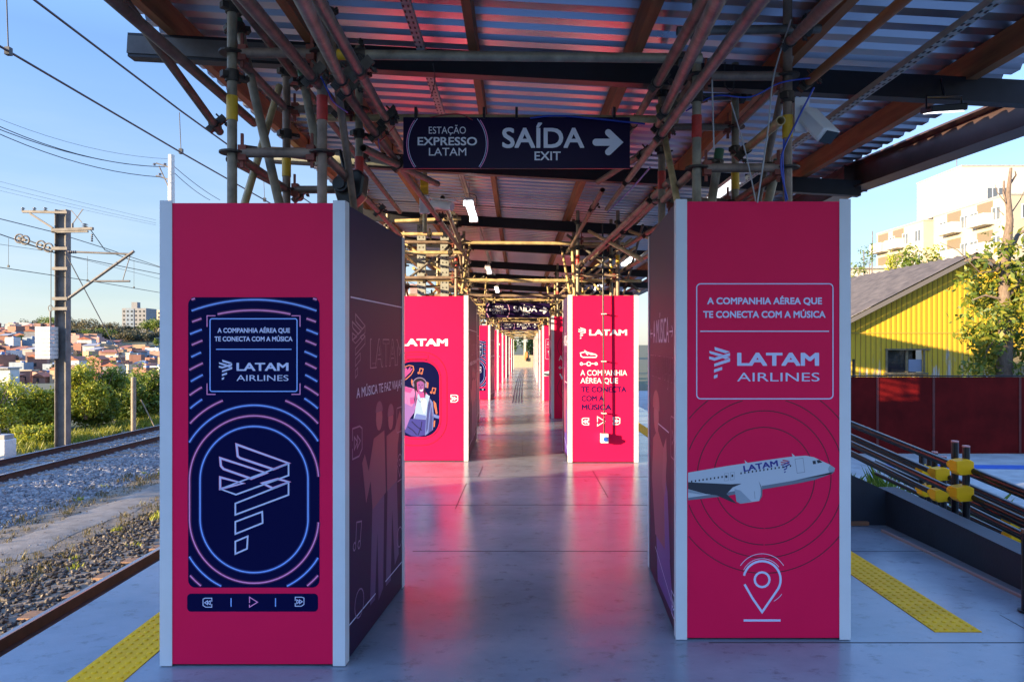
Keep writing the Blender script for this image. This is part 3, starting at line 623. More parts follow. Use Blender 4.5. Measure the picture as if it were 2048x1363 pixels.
# ------------------------------------------------------------------ canopy
canopy = thing('station_canopy', (0, 0, 0), 'long corrugated zinc canopy on dark beams and timber over the platform', 'canopy')
CL, CR = -2.42, 3.36
def rz(x, y): return 3.66-.056*(x+2.42)+fz(y)*.6
y = 1.0; i = 0
while y < 57:
    L = 1.05 if y < 30 else 2.1; per = .175; n = int(round(L/per)); jz = 0; o = off(y); ed = rnd.uniform(-.03, .03)
    prof = []
    for k in range(n):
        a = y+k*per; prof += [(a, 0), (a+.085, 0), (a+.105, .038), (a+.150, .038)]
    prof.append((y+n*per, 0)); b = MB(); q = len(prof)
    xs = (CL+ed*.4, 0.5, CR+ed)
    for x in xs: b.v += [(x+o, yy, rz(x, yy)+zz+jz) for yy, zz in prof]
    b.f = [(j, j+1, q*(r+1)+j+1-q*r+q*r, q*(r+1)+j) if False else (r*q+j, r*q+j+1, (r+1)*q+j+1, (r+1)*q+j) for r in range(2) for j in range(q-1)]
    b.sm = [False]*len(b.f); b.build('roof_sheet', 'zinc', canopy); y += n*per; i += 1
for x, w in ((-2.15, .06), (-1.28, .06), (-.26, .05), (.74, .06), (1.72, .06), (2.86, .07)):   # timber rafters along the platform
    for y0 in range(1, 57, 6):
        y1 = min(y0+6.05, 57); o0, o1 = off(y0), off(y1); dx = rnd.uniform(-.02, .02)
        MB().bar((x+o0+dx, y0, rz(x, y0)-.084), (x+o1+dx, y1, rz(x, y1)-.084), w, .16).build('rafter', 'wood', canopy)
yb = [1.9, 4.3, 6.75, 9.75, 12.1, 14.9, 17.4, 20.3, 22.8, 25.6, 28, 31, 34, 37, 40, 43, 46, 49, 52, 55]
for k, y in enumerate(yb):                                   # steel channels across
    z = lambda x: rz(x, y)-.168
    b = MB(); o = off(y); xa, xb = CL-.02+o, (3.95 if y < 5 else 3.42)+o; h = .15
    for (dy0, dy1, dz0, dz1) in ((0, .012, -h, 0), (.0121, .08, -.012, 0), (.0121, .08, -h, -h+.012)):
        p = [(xa, y+dy0, z(CL)+dz0), (xb, y+dy0, z(3.6)+dz0), (xb, y+dy0, z(3.6)+dz1), (xa, y+dy0, z(CL)+dz1)]
        b.prism(p, (0, dy1-dy0, 0))
    b.build('cross_beam', 'darksteel', canopy)
    if k in (1, 2): MB().bar((xa, y-.004, z(CL)-.075), (xa+1.5, y-.004, z(CL+1.5)-.075), .006, .11).build('beam_patch', 'cream' if k == 2 else 'mast', canopy)
b = MB(); ST = [(2, 4.25, .05), (6.9, 3.44, .0), (6.91, 3.44, .0), (57, 3.44+off(57), fz(57)*.6)]   # gutter beam, an I section in two lengths
for (x0, x1, z0, z1) in ((-.10, .12, 3.08, 3.096), (-.10, .12, 3.324, 3.34), (-.002, .014, 3.0961, 3.3239)):
    for (ya, xa, za), (yc, xc, zc) in (ST[:2], ST[2:]):
        b.prism([(xa+x0, ya, za+z0), (xa+x1, ya, za+z0), (xa+x1, ya, za+z1), (xa+x0, ya, za+z1)], (xc-xa, yc-ya, zc-za))
for y in yb[3:7]: b.box((3.345+off(y)*.5, y, 3.097), (3.436+off(y)*.5, y+.01, 3.323))
b.box((3.335, 6.895, 3.07), (3.57, 6.905, 3.35))
b.build('gutter_beam', 'brownsteel', canopy)
def channel(x, z):                                            # perforated cable channel hung under the sheets
    p = MB(); h = MB()
    for y0 in range(2, 56, 2):
        p.bar((x+off(y0), y0, rz(x, y0)-z), (x+off(y0+2), y0+2.0, rz(x, y0+2)-z), .05, .035)
        if y0 < 10:
            for k in range(32):
                yy = y0+k*.0625+.03; c = rz(x, yy)-z-.0185
                for s in (-.0135, .0135): h.box((x+s-.005, yy-.012, c-.002), (x+s+.005, yy+.012, c))
    q = p.build('cable_channel', 'chan', canopy); h.build('perforation_pattern', 'darksteel', q)
channel(-.58, .20); channel(2.17, .32)

# ------------------------------------------------------------------ scaffold towers
def coupler(b, p, ax='z', r=.024):
    p = vec(p); d = {'x': Vector((1, 0, 0)), 'y': Vector((0, 1, 0)), 'z': Vector((0, 0, 1))}[ax] if isinstance(ax, str) else vec(ax).normalized()
    b.tube([p-d*.028, p+d*.028], r+.009, 10); s = d.orthogonal().normalized(); t = d.cross(s)
    b.bar(p+s*(r+.004), p+s*(r+.055), .045, .022, d); b.tube([p+s*(r+.03)-t*.05, p+s*(r+.03)+t*.06], .006, 6); b.tube([p+s*(r+.03)+t*.035, p+s*(r+.03)+t*.05], .013, 6)
    b.bar(p-s*(r+.004), p-s*(r+.03), .04, .03, d)
def tower(xs, ys, base, label, near=True, ztop=3.36):
    t = thing('scaffold_tower', ((xs[0]+xs[1])/2, ys[0], base), label, 'scaffold tower', 'scaffold towers holding up the canopy')
    lv = [base+.5, base+1.49, base+1.98, base+2.475, base+2.97]; r = .024
    for i, x in enumerate(xs):
        for j, y in enumerate(ys):
            m = 'galv' if (i+j) % 2 == 0 else 'rust'
            q = MB().tube([(x, y, base+.01), (x, y, base+ztop)], r, 14 if near else 8).build('leg', m, t)
            col = 'yellow' if (i == 0) == (xs[0] < 0) else 'redp'
            zc = base+2.70 if j == 0 else base+2.62
            MB().tube([(x, y, zc-.06), (x, y, zc+.06)], .0275, 12).build('painted_sleeve', col, q)
            for z in lv[1:] if near else lv[3:]:
                MB().ring((x, y, z), .026, .062, .009, 18 if near else 8).build('rosette', 'fitting', t)
            
            for zc in (base+2.86-.04*j, base+3.2): b = MB(); coupler(b, (x, y, zc), 'z'); b.build('coupler', 'fitting', q)
    for z in lv[2:]:
        for y in ys:
            q = MB().tube([(xs[0]+.05, y, z+.005), (xs[1]-.05, y, z+.005)], r, 10).build('ledger', 'rust', t)
            for x, s in ((xs[0], 1), (xs[1], -1)):
                b = MB(); b.box((min(x+s*.035, x+s*.075), y-.02, z-.035), (max(x+s*.035, x+s*.075), y+.02, z+.04)); b.box((x+s*.05-.006, y-.007, z+.04), (x+s*.05+.006, y+.007, z+.10)); b.box((x+s*.05-.008, y-.006, z-.07), (x+s*.05+.008, y+.006, z-.035))
                b.build('wedge_head', mat('wedge_red', (.22, .06, .04), .6, .3, var=.4) if near else 'fitting', q)
        for x in xs:
            MB().tube([(x, ys[0]+.05, z+.005), (x, ys[1]-.05, z+.005)], r, 10).build('ledger', 'rust', t)
    MB().tube([(xs[0]-.03, ys[0]+.04, lv[2]), (xs[0]-.03, ys[1]-.04, base+3.1)], .021, 8).build('brace', 'gold', t)
    MB().tube([(xs[1]+.03, ys[1]-.04, lv[2]), (xs[1]+.03, ys[0]+.04, base+3.1)], .021, 8).build('brace', 'rust', t)
    return t
tA = tower((-1.40, -.953), (3.39, 4.2), 0, 'scaffold tower with yellow sleeves rising from the ribbon-emblem pillar')
tB = tower((.985, 1.475), (3.68, 4.55), 0, 'scaffold tower rising from the front aeroplane pillar', ztop=3.4)
tE = tower((-1.75, -.80), (9.45, 10.9), fz(9), 'scaffold tower above the printed woman pillar beside two perforated columns')
tD = tower((.86, 1.40), (9.2, 9.85), fz(9), 'scaffold tower above the TE CONECTA lettered pillar')
tC = tower((.95, 1.5), (14.85, 15.5), fz(15), 'scaffold tower above the half shaded VIAJAR pillar', False)
for i, Y in enumerate([15.2]+LEFT_Y):
    if i == 0: o = tower((-1.5, -.95), (13.4, 14.2), fz(13), 'scaffold tower right behind the printed woman pillar', False); pl = o; continue
    c = copy_tree(pl); c.location = (-1.2+off(Y), Y+.2, fz(Y)); c['label'] = f'scaffold tower above the {ORD[i+1]} pillar from the front in the left row'
for i, Y in enumerate(RIGHT_Y):
    c = copy_tree(tC); c.location = (1.2+off(Y), Y+.1, fz(Y)); c['label'] = f'scaffold tower above the {ORD[i+3]} pillar from the front in the right row'

GP = 'loose scaffold tubes clamped under the canopy'
def tube_thing(p, q, label, m='rust', r=.024, ends=None, hollow=True, cp=(.15, .85), cap=None):
    p = vec(p); q = vec(q); b = MB().hollow(p, q, r, .0035, 14) if hollow else MB().tube([p, q], r, 10)
    o = b.build('scaffold_tube', m, None, 0, p); tag(o, label, 'scaffold tube', GP, 'thing')
    d = (q-p)
    for t in cp:
        b = MB(); coupler(b, p+d*t, d, r); b.build('coupler', 'fitting', o)
    if cap: MB().tube([p-d.normalized()*.004, p+d.normalized()*.07], r+.0025, 12).build('painted_end', cap, o)
    return o
TL = [  # photo end points with their distances, colour, label
 ((215, -10, 2.4), (508, 246, 4.0), 'oldt', 'thick tube along the outer left edge passing the yellow-sleeved leg', ()),
 ((243, -6, 3.0), (440, 264, 4.3), 'oldt', 'slanted tube on the sky side left of the yellow-sleeved leg', (.93,)),
 ((459, 318, 3.9), (600, 394, 4.95), 'oldt', 'short tube sloping down against the sky behind the left front legs', (.97,)),
 ((470, -6, 3.0), (800, 424, 7.8), 'oldt', 'long thin tube along the left tower from the top edge', (.2, .55)),
 ((488, -6, 2.1), (690, 232, 4.3), 'oldt', 'tube above the left tower ending at a dark coupler near the red sleeve', (.5, .9)),
 ((602, -6, 1.9), (697, 190, 3.6), 'oldg', 'dark grey tube from the top edge to the red-sleeved leg', (.75, .93)),
 ((690, 184, 3.5), (940, 524, 10.5), 'oldt', 'pinkish tube running down the corridor from the red-sleeved leg', (.1, .5)),
 ((633, -6, 2.2), (815, 312, 5.8), 'oldg', 'grey tube along the inner side of the left tower above the exit sign', (.25, .55)),
 ((726, 296, 4.1), (875, 368, 5.7), 'oldt', 'short rusty tube with an open end beside the left edge of the exit sign', (.4,)),
 ((483, 296, 4.5), (648, 318, 5.0), 'oldt', 'short open-ended tube behind the leaning green-capped prop', ()),
 ((1438, -6, 1.9), (1311, 262, 4.7), 'oldg', 'grey tube from the top edge down to the right end of the exit sign', (.7, .9)),
 ((1526, -6, 2.0), (1213, 418, 8.6), 'oldg', 'longest pale tube crossing the right tower with cables tied to it', (.3, .6)),
 ((1414, -6, 2.2), (1250, 278, 6.3), 'oldt', 'slim rusty tube above the right end of the exit sign', (.35, .75)),
 ((1354, 62, 3.64), (1640, 58, 3.64), 'oldg', 'dark cross tube at the very top of the right tower', (.1, .9)),
 ((1333, 277, 4.6), (1196, 364, 6.1), 'oldt', 'open-ended tube beside the arrow of the exit sign', (.3,)),
 ((1815, -6, 2.75), (1606, 172, 3.78), 'wood', 'brown tube reaching the security camera from the right', (.95,)),
 ((1670, -6, 2.05), (1575, 88, 3.65), 'oldt', 'short tube joining the tall right leg at its top', (.9,)),
 ((1485, 304, 4.2), (1562, 241, 3.55), 'gold', 'tube lying above the aeroplane pillar below the camera', (.1,)),
 ((1296, 192, 4.6), (1502, 195, 4.6), 'oldg', 'rear cross tube of the right tower', (.2, .9)),
 ((690, 350, 4.9), (800, 470, 7.6), 'oldt', 'sunlit tube below the black loudspeaker', (.5,)),
 ((1310, 404, 4.9), (1180, 520, 10.2), 'oldt', 'sloping tube between the right tower and the TE CONECTA pillar', (.3, .8)),
 ((1400, 400, 4.6), (1240, 500, 9.4), 'oldt', 'lower sloping tube above the aeroplane pillar side', (.5,)),
 ((885, 395, 7.2), (925, 500, 9.9), 'oldg', 'shiny tube above the white bullet camera', (.3, .9)),
 ((1205, 380, 6.4), (1135, 505, 10.2), 'oldt', 'tube dropping towards the middle of the corridor on the right', (.2, .9)),
]
for a, c, m, lb, cp in TL:
    p, q = P(*a), P(*c)
    if a[1] < 0: p = p+(p-q)*.5
    tube_thing(p, q, lb, m, .024, cp=tuple((t_+.5)/1.5 for t_ in cp) if a[1] < 0 else cp)
tube_thing(P(475, 40, 3.62), P(561, 418, 3.62), 'leaning prop with a green cap just right of the yellow-sleeved leg', 'galv', .0235, cp=(.05,), cap='green')
tube_thing(P(604, 143, 3.75), P(640, 330, 3.75), 'leaning prop with a green cap left of the red-sleeved leg', 'galv', .0235, cp=(.12,), cap='green')
tube_thing(P(1439, 300, 3.95), P(1421, 420, 3.95), 'leaning green-capped prop behind the left leg of the right tower', 'galv', .025, cp=(.25,), cap='green')
tube_thing(P(1556, 322, 4.0), P(1532, 420, 4.0), 'leaning green-capped prop left of the tall right leg', 'galv', .025, cp=(.15,), cap='green')
WHC = {0: 'the nearest pillars', 1: 'the printed woman pillar', 2: 'the VIAJAR pillar'}
for i, Y in enumerate([3.42, 9.5, 14.9]+LEFT_Y):             # cross tubes over the corridor
    o = off(Y); b = fz(Y); nm = WHC.get(i, f'the {ORD[i] if i < len(ORD) else "last"} row of pillars')
    tube_thing((-1.36+o if i else -.88, Y, b+2.98), (1.5+o if i else .94, Y, b+2.96), f'upper tube crossing the corridor at {nm}', 'gold' if i else 'galv', cp=(.06, .94), hollow=i < 2, cap='yellow' if i in (0, 1) else None)
    if i:
        for dz, dy, c in ((2.46, .0, 'gold'), (2.30, .75, 'rust'), (2.66, 1.4, 'gold')):
            if i == 1 and dz > 2.6: continue
            tube_thing((-1.6+o, Y+dy, b+dz), (1.75+o, Y+dy, b+dz+rnd.uniform(-.04, .06)), f'tube crossing the corridor {"low" if dz < 2.4 else "midway" if dz < 2.6 else "behind the top tube"} at {nm}', c, cp=(.1, .86), hollow=False)
tube_thing((-1.25, 4.24, 2.935), (1.02, 4.24, 2.925), 'mossy tube carrying the front exit sign', 'gold', cp=(.22,), hollow=True)
tube_thing(P(800, 505, 9.3), P(925, 505, 9.3), 'tube crossing before the perforated columns', 'gold', cp=(.8,))
tube_thing(P(795, 468, 9.3), P(886, 468, 9.3), 'tube with a clamp crossing the perforated columns higher up', 'gold', cp=(.7,))
tube_thing(P(790, 442, 9.2), P(922, 437, 9.2), 'yellow-tipped tube beside the white camera box', 'gold', cp=(.4,), cap=None)
for i, (ya, yc) in enumerate(zip([4.4, 10, 15.6]+LEFT_Y, [9.2, 14.9]+LEFT_Y)):
    for s, x in ((-1, -1.5), (-1, -.92), (1, 1.0), (1, 1.55)):
        if ya == 4.4 and s < 0: continue
        za, zb = fz(ya)+rnd.uniform(2.5, 3.0), fz(yc)+rnd.uniform(2.5, 3.0)
        tube_thing((x+off(ya), ya, za), (x+off(yc)+rnd.uniform(-.1, .1), yc+.4, zb), f'tube running lengthwise on the {"left" if s < 0 else "right"} {"outer" if abs(x) > 1.2 else "inner"} side behind {["the nearest pillars","the printed woman pillar","the VIAJAR pillar"][i] if i < 3 else "the "+ORD[i]+" row of pillars"}', 'rust' if s > 0 else 'gold', cp=(.1, .9), hollow=False)
        if i < 6:
            tube_thing((x+off(ya), ya+1, fz(ya)+2.2), (x+off(yc), yc+.1, fz(yc)+3.1), f'brace rising along the {"left" if s < 0 else "right"} {"outer" if abs(x) > 1.2 else "inner"} side behind {["the nearest pillars","the printed woman pillar","the VIAJAR pillar"][i] if i < 3 else "the "+ORD[i]+" row of pillars"}', 'gold', .021, cp=(.5,), hollow=False)

WN = ['the printed woman pillar', 'the VIAJAR pillar', 'the third row', 'the fourth row']
for i, Y in enumerate((9.3, 14.8, 20.3, 25)):               # thin tubes crowding the towers in the middle distance
    o = off(Y); b = fz(Y)
    for s in (-1, 1):
        xi, xo = s*.72+o, s*1.75+o; sd_ = 'left' if s < 0 else 'right'
        for k, (z0, z1, y0, y1, xa, xb) in enumerate(((2.25, 3.2, -.2, 1.6, xi, xi), (3.2, 2.3, .1, 1.9, xo, xo), (2.3, 3.1, .3, .3, xo, xi), (3.15, 2.35, .95, .95, xo, xi), (2.62, 2.64, -.6, 2.6, xi+s*.12, xi+s*.15), (2.82, 2.80, -.4, 2.9, xo-s*.2, xo-s*.16))):
            tube_thing((xa, Y+y0, b+z0), (xb, Y+y1, b+z1), ['thin brace rising away on the inner side', 'thin brace falling away on the outer side', 'thin cross brace rising inwards', 'thin cross brace falling inwards', 'low level tube along the inner side', 'higher level tube along the outer side'][k]+f', {sd_} tower of {WN[i]}', ('gold', 'oldt', 'oldg', 'gold', 'oldt', 'gold')[k], .019, cp=(.15, .8), hollow=False)

# perforated columns
for px in (842.5, 889):
    x = (px-CX)/F*10.2; o = thing('steel_column', (x, 10.2, fz(10)), 'perforated galvanised column above the woman pillar, '+('left' if px < 860 else 'right')+' one of the pair', 'steel column', 'perforated steel columns')
    b = MB(); w = .062
    b.box((x-w, 10.2, fz(10)), (x+w, 10.205, 3.42)); b.box((x-w, 10.2051, fz(10)), (x-w+.005, 10.28, 3.42)); b.box((x+w-.005, 10.2051, fz(10)), (x+w, 10.28, 3.42)); q = b.build('web', 'chan', o); b = MB()
    for k in range(22):
        for s in (-.028, .028): b.tube([(x+s, 10.197, 2.0+k*.075), (x+s, 10.2003, 2.0+k*.075)], .0105, 8)
    b.build('perforation_pattern', 'darksteel', q)

# ------------------------------------------------------------------ hanging exit signs
SGN = mat('sign_navy', (.011, .004, .035), .35, spec=.2); 
def exit_sign(cx, y, zt, label):
    w = 1.395; h = .315; t = thing('exit_sign', (cx, y, zt), label, 'exit sign', 'exit signs hanging over the corridor')
    bd = MB().box((cx-w/2, y, zt-h), (cx+w/2, y+.012, zt)).build('board', SGN, t)
    g = Gfx((cx-w/2, y, zt-h), (1, 0, 0), (0, 0, 1), (0, -1, 0), 812, 350, 317); W = 'white_print'
    g.text('station_name', W, 'ESTAÇÃO', 862, 282, 72, 13, -.012); g.text('station_name', W, 'EXPRESSO', 840, 305, 116, 16, .02); g.text('station_name', W, 'LATAM', 862, 325, 73, 15, .005)
    ok = lambda p: inside(p, 812, 252, 1253, 349)
    clipped(g, 'neon_circle', 'neon_pink_print', arc(898, 302, 79, 0, 2*PI, 90), 1.6, lambda p: ok(p) and abs(p[0]-898) > 48, 2); clipped(g, 'neon_circle', 'lilac_print', arc(898, 302, 76, 0, 2*PI, 90), 1.3, lambda p: ok(p) and abs(p[0]-898) > 48, 2)
    g.text('exit_words', W, 'SAÍDA', 1005, 310, 160, 39, .022); g.text('exit_words', W, 'EXIT', 1068, 334, 51, 17, .015)
    g.ribbon('arrow', W, [(1188, 299), (1226, 299)], 14, 3); g.ribbon('arrow', W, [(1212, 280), (1232, 299), (1212, 318)], 13, 3.2)
    g.poly('arrow', W, arc(1188, 299, 7, 0, 2*PI, 14)[:-1], 4); g.poly('arrow', W, arc(1212, 280, 6.5, 0, 2*PI, 14)[:-1], 4.4); g.poly('arrow', W, arc(1212, 318, 6.5, 0, 2*PI, 14)[:-1], 4.8)
    g.finish(bd)
    for dx in (-.62, -.20, 0, .6): MB().box((cx+dx-.008, y-.012, zt-.01), (cx+dx+.008, y+.05, zt+.06)).build('strap', 'black_plastic', t)
    return t
s1 = exit_sign(.016, 4.20, 2.925, 'nearest exit sign, large, with SAÍDA and an arrow')
for Y, z, lb in ((14.75, 2.42, 'second exit sign further down the corridor, half in shade'), (25.2, 2.36, 'third exit sign, small and far down the corridor in dappled sun')):
    c = copy_tree(s1); c.location = (.02+off(Y), Y, z); c['label'] = lb

# ------------------------------------------------------------------ lamps, cameras, cables
def tube_lamp(x, y, z, L, lit, label, yaw=0):
    L *= .85; t = thing('tube_lamp', (x, y, z), label, 'tube lamp', 'tube lamps under the canopy')
    MB().box((x-.05, y-L/2, z), (x+.05, y+L/2, z+.035)).build('housing', 'plas', t, .008)
    MB().prism([(x-.045, y-L/2+.04, z-.001), (x-.03, y-L/2+.04, z-.045), (x+.03, y-L/2+.04, z-.045), (x+.045, y-L/2+.04, z-.001)], (0, L-.08, 0)).build('diffuser', 'led' if lit else 'ledoff', t)
    for s in (-1, 1):
        MB().box((x-.052, y+s*(L/2-.02)-.02, z-.05), (x+.052, y+s*(L/2-.02)+.02, z-.001)).build('end_cap', 'led' if (s < 0 and lit) else 'plas', t)
        MB().tube([(x, y+s*L*.35, z+.03), (x, y+s*L*.35, rz(x, y)-.21)], .006, 6).build('hanger', 'cablew', t)
    t.rotation_euler.z = yaw; return t
for x, y, z, L, lit, lb in ((-.52, 8.0, 3.10, 1.25, 1, 'bright tube lamp nearest on the left ceiling channel'), (-.55, 13.4, 3.0, 1.2, 0, 'dim tube lamp in the middle of the left channel'), (-.55, 18.3, 3.0, 1.4, 1, 'bright tube lamp farther along the left channel'),
    (2.05, 6.7, 3.06, 1.1, 0, 'tube lamp seen above the aeroplane pillar'), (2.0, 12.2, 3.03, 1.3, 1, 'tube lamp above the TE CONECTA pillar on the right'), (2.05, 17.5, 3.0, 1.3, 1, 'smaller tube lamp farther along the right side')):
    tube_lamp(x+off(y), y, z, L, lit, lb)
fx = P(1888, 225, 4.25)
t = thing('floodlight', fx, 'black floodlight hanging from a dark beam near the right eave', 'floodlight')
MB().bar(fx+Vector((-.02, -.09, 0)), fx+Vector((.02, .10, .05)), .20, .04).build('housing', 'blackp', t, .006)
MB().bar(fx+Vector((-.02, -.075, -.0225)), fx+Vector((.015, .085, .027)), .17, .006).build('lens', 'led', t)
MB().tube([fx+Vector((-.11, 0, .02)), fx+Vector((-.11, 0, .10)), fx+Vector((.11, 0, .10)), fx+Vector((.11, 0, .02))], .007, 6).tube([fx+Vector((0, 0, .10)), fx+Vector((0, .03, .22))], .008, 6).build('bracket', 'blackp', t)
# security camera on the right leg
c0 = P(1634, 250, 3.62)
t = thing('security_camera', c0, 'white box security camera on the tall right scaffold leg', 'security camera')
ax = Vector((.05, -.10, -.13)); b = MB().bar(c0-ax*.6, c0+ax*.65, .11, .085); b.build('housing', 'plas', t, .02)
MB().bar(c0-ax*.5+Vector((0, 0, .045)), c0+ax*.8+Vector((0, 0, .048)), .125, .012).build('sunshield', 'plas', t, .004)
MB().bar(c0+ax*.651, c0+ax*.66, .09, .07).build('lens', 'blackp', t)
MB().tube([c0-ax*.3, P(1600, 235, 3.7)], .02, 8).box(tuple(P(1590, 262, 3.67)), tuple(P(1612, 200, 3.71))).build('mount', 'plas', t)
c0 = P(884, 410, 7.0)
t = thing('security_camera', c0, 'white bullet camera with sunshield above the printed woman pillar', 'security camera')
ax = Vector((.22, -.10, -.05)); MB().tube([c0-ax*.5, c0+ax*.5], .045, 12).build('housing', 'plas', t); MB().bar(c0-ax*.6+Vector((0, 0, .055)), c0+ax*.75+Vector((0, 0, .055)), .11, .012).build('sunshield', 'plas', t, .004)
MB().tube([c0, c0+Vector((-.14, .1, -.05))], .015, 8).build('mount', 'plas', t)
c0 = P(849, 402, 7.1)
t = thing('junction_box', c0, 'pale junction box on a yellow-lit leg left of the bullet camera', 'junction box')
MB().box(tuple(c0-Vector((.05, .03, .13))), tuple(c0+Vector((.05, .03, .06)))).build('case', 'plas', t, .008); MB().box(tuple(c0+Vector((-.04, -.04, .07))), tuple(c0+Vector((.04, .03, .22)))).build('upper_case', 'yellow', t, .005)
MB().tube([c0+Vector((0, .03, -.33)), c0+Vector((0, .03, .3))], .024, 8).build('post', 'gold', t)
# loudspeaker
c0 = P(706, 374, 4.05)
t = thing('loudspeaker', c0, 'black moulded loudspeaker clamped behind the ribbon-emblem pillar', 'loudspeaker')
prof = [(-.07, -.10), (.0, -.13), (.07, -.06), (.085, .05), (.05, .085), (-.06, .07), (-.10, 0)]
b = MB(); 
for s, yy in ((1, -.09), (1.12, 0), (.9, .09)): b.v += [tuple(c0+Vector((x*s, yy, z*s))) for x, z in prof]
n = 7; b.f = [(r*n+j, r*n+(j+1) % n, (r+1)*n+(j+1) % n, (r+1)*n+j) for r in range(2) for j in range(n)]+[tuple(range(n))[::-1], tuple(range(2*n, 3*n))]; b.sm = [False]*len(b.f)
b.build('housing', 'blackp', t, .012)
MB().tube([c0+Vector((-.045, -.13, -.01)), c0+Vector((-.045, -.08, -.01))], .045, 16).tube([c0+Vector((-.045, -.145, -.01)), c0+Vector((-.045, -.13, -.01))], .03, 16).build('knob', 'black_plastic', t)
MB().tube([c0+Vector((-.05, .03, .08)), c0+Vector((-.10, .09, .24)), c0+Vector((-.2, .12, .24))], .012, 8).build('bracket', 'blackp', t)
# conduit and socket on the TE CONECTA pillar
x = .712+(1207-1136)/151.7; yq = 8.93
t = thing('socket_conduit', (x, yq, .4), 'thin conduit ending in a white socket box on the TE CONECTA pillar', 'conduit')
MB().tube([(x-.02, yq, 3.1), (x, yq, .36)], .011, 8).build('pipe', 'blackp', t)
for z in (1.92, 1.30, .62): MB().box((x-.03, yq-.012, z), (x+.03, yq+.07, z+.012)).build('clip', 'plas', t)
MB().box((x-.045, yq-.03, .24), (x+.055, yq+.068, .36)).build('socket_box', 'plas', t, .006)
MB().tube([(x+.012, yq-.06, .29), (x+.012, yq-.03, .30)], .028, 10).build('plug', 'bluep', t)
CG = 'cables slung between the scaffold tubes'
def cable(pts, m, label, r=.005):
    P_ = [vec(p) for p in pts]; out = []
    for i in range(len(P_)-1):
        a = P_[max(i-1, 0)]; b_ = P_[i]; c = P_[i+1]; d = P_[min(i+2, len(P_)-1)]
        for k in range(6):
            t_ = k/6; out.append(.5*((2*b_)+(c-a)*t_+(2*a-5*b_+4*c-d)*t_*t_+(3*b_-a-3*c+d)*t_**3))
    out.append(P_[-1]); o = MB().tube(out, r, 6).build('cable', m, None, 0, P_[0]); return tag(o, label, 'cable', CG, 'thing')
cable([P(1372, 222, 3.8), P(1430, 192, 3.65), P(1500, 194, 3.6), P(1560, 166, 3.6), P(1620, 156, 3.6)], 'cableb', 'blue cable looping across the right tower', .004)
cable([P(1628, 175, 3.55), P(1590, 250, 3.6), P(1562, 320, 3.6), P(1575, 400, 3.62)], 'cableb', 'blue cable hanging down the tall right leg', .005)
cable([P(1568, 278, 3.6), P(1566, 330, 3.62), P(1572, 410, 3.62)], 'cableb', 'second blue cable hanging beside the first on the right leg', .004)
cable([P(1582, 40, 3.5), P(1548, 150, 3.5), P(1536, 260, 3.5), P(1515, 405, 3.5)], 'cablew', 'grey cable hanging left of the security camera', .004)
cable([P(1424, 160, 3.5), P(1426, 230, 3.5), P(1428, 300, 3.5)], 'cablew', 'grey cable hanging over the left leg of the right tower', .004)
cable([P(1462, 205, 3.6), P(1490, 300, 3.6), P(1512, 405, 3.6)], 'cablew', 'pale cable slanting above the aeroplane pillar', .0035)
cable([P(1450, 125, 4.2), P(1450, 170, 4.2), P(1466, 180, 4.2), P(1468, 130, 4.2)], 'wire', 'black cable loop in front of the dark right beam', .004)
cable([P(640, 150, 3.3), P(655, 180, 3.3), P(668, 205, 3.4), P(695, 225, 3.6)], 'cableb', 'blue cable bundle on the red-sleeved leg', .004)
cable([P(760, 250, 4.2), P(757, 280, 4.2), P(760, 300, 4.2)], 'cableb', 'short blue cable dangling left of the exit sign', .003)
cable([P(790, 252, 4.2), P(775, 268, 4.2), P(757, 285, 4.2)], 'cabler', 'red cable left of the exit sign', .003)
cable([P(1300, 335, 5.0), P(1265, 375, 5.8), P(1215, 425, 8.0)], 'cableb', 'blue and violet cable tied along the long pale tube', .007)
cable([P(930, 388, 7.2), P(952, 392, 7.2), P(950, 420, 7.3), P(934, 420, 7.4)], 'wire', 'black cable looping from the nearest bright tube lamp', .004)
cable([P(866, 127, 3.9), P(870, 160, 4.0), P(862, 195, 4.1)], 'wire', 'thin cable hanging by the perforated channel over the sign', .003)
cable([P(860, 235, 4.15), P(915, 228, 4.15), P(945, 240, 4.15)], 'cabler', 'red cable arching over the exit sign tube', .003)
cable([P(1060, 236, 4.18), P(1130, 232, 4.18), P(1290, 248, 4.18)], 'cableb', 'dark blue cable lying on the sign tube', .006)

# ------------------------------------------------------------------ ground, tracks
def h(X, Y):
    X = np.asarray(X, float); Y = np.asarray(Y, float)
    r = X/np.maximum(Y, 1); w = sstep(-.25, -.42, r)*sstep(26, 60, Y)
    D = np.hypot(X, Y)*.84
    prof = -8*sstep(45, 175, D)+17.5*sstep(190, 405, D)+2*sstep(400, 460, D)
    base = -1.62-.25*sstep(-13, -16, X)*0
    w2 = sstep(.25, .5, r)*sstep(40, 90, Y)
    return base+w*prof+w2*1.5
gx = np.concatenate([[-1500, -900, -600], np.arange(-420, -30, 10), np.arange(-30, 60, 5), [80, 120, 200, 400, 800, 1500]])
gy = np.concatenate([[-300, -100, -40], np.arange(-20, 60, 5), np.arange(60, 480, 10), [520, 600, 800, 1200, 2500]])
XX, YY = np.meshgrid(gx, gy); V_ = np.stack([XX, YY, h(XX, YY)], -1).reshape(-1, 3); nx, ny = len(gx), len(gy)
ii = (np.arange(ny-1)[:, None]*nx+np.arange(nx-1)[None]).ravel(); mat('earth', (.10, .085, .05), .95, var=.4, vscale=.25, col2=(.07, .09, .03))
struct(npmesh('ground', V_, np.stack([ii, ii+1, ii+1+nx, ii+nx], 1), 'earth', True))
mat('track_soil', (.095, .075, .055), .95, var=.45, vscale=3.5, col2=(.20, .165, .12), bump=.6, bscale=25)
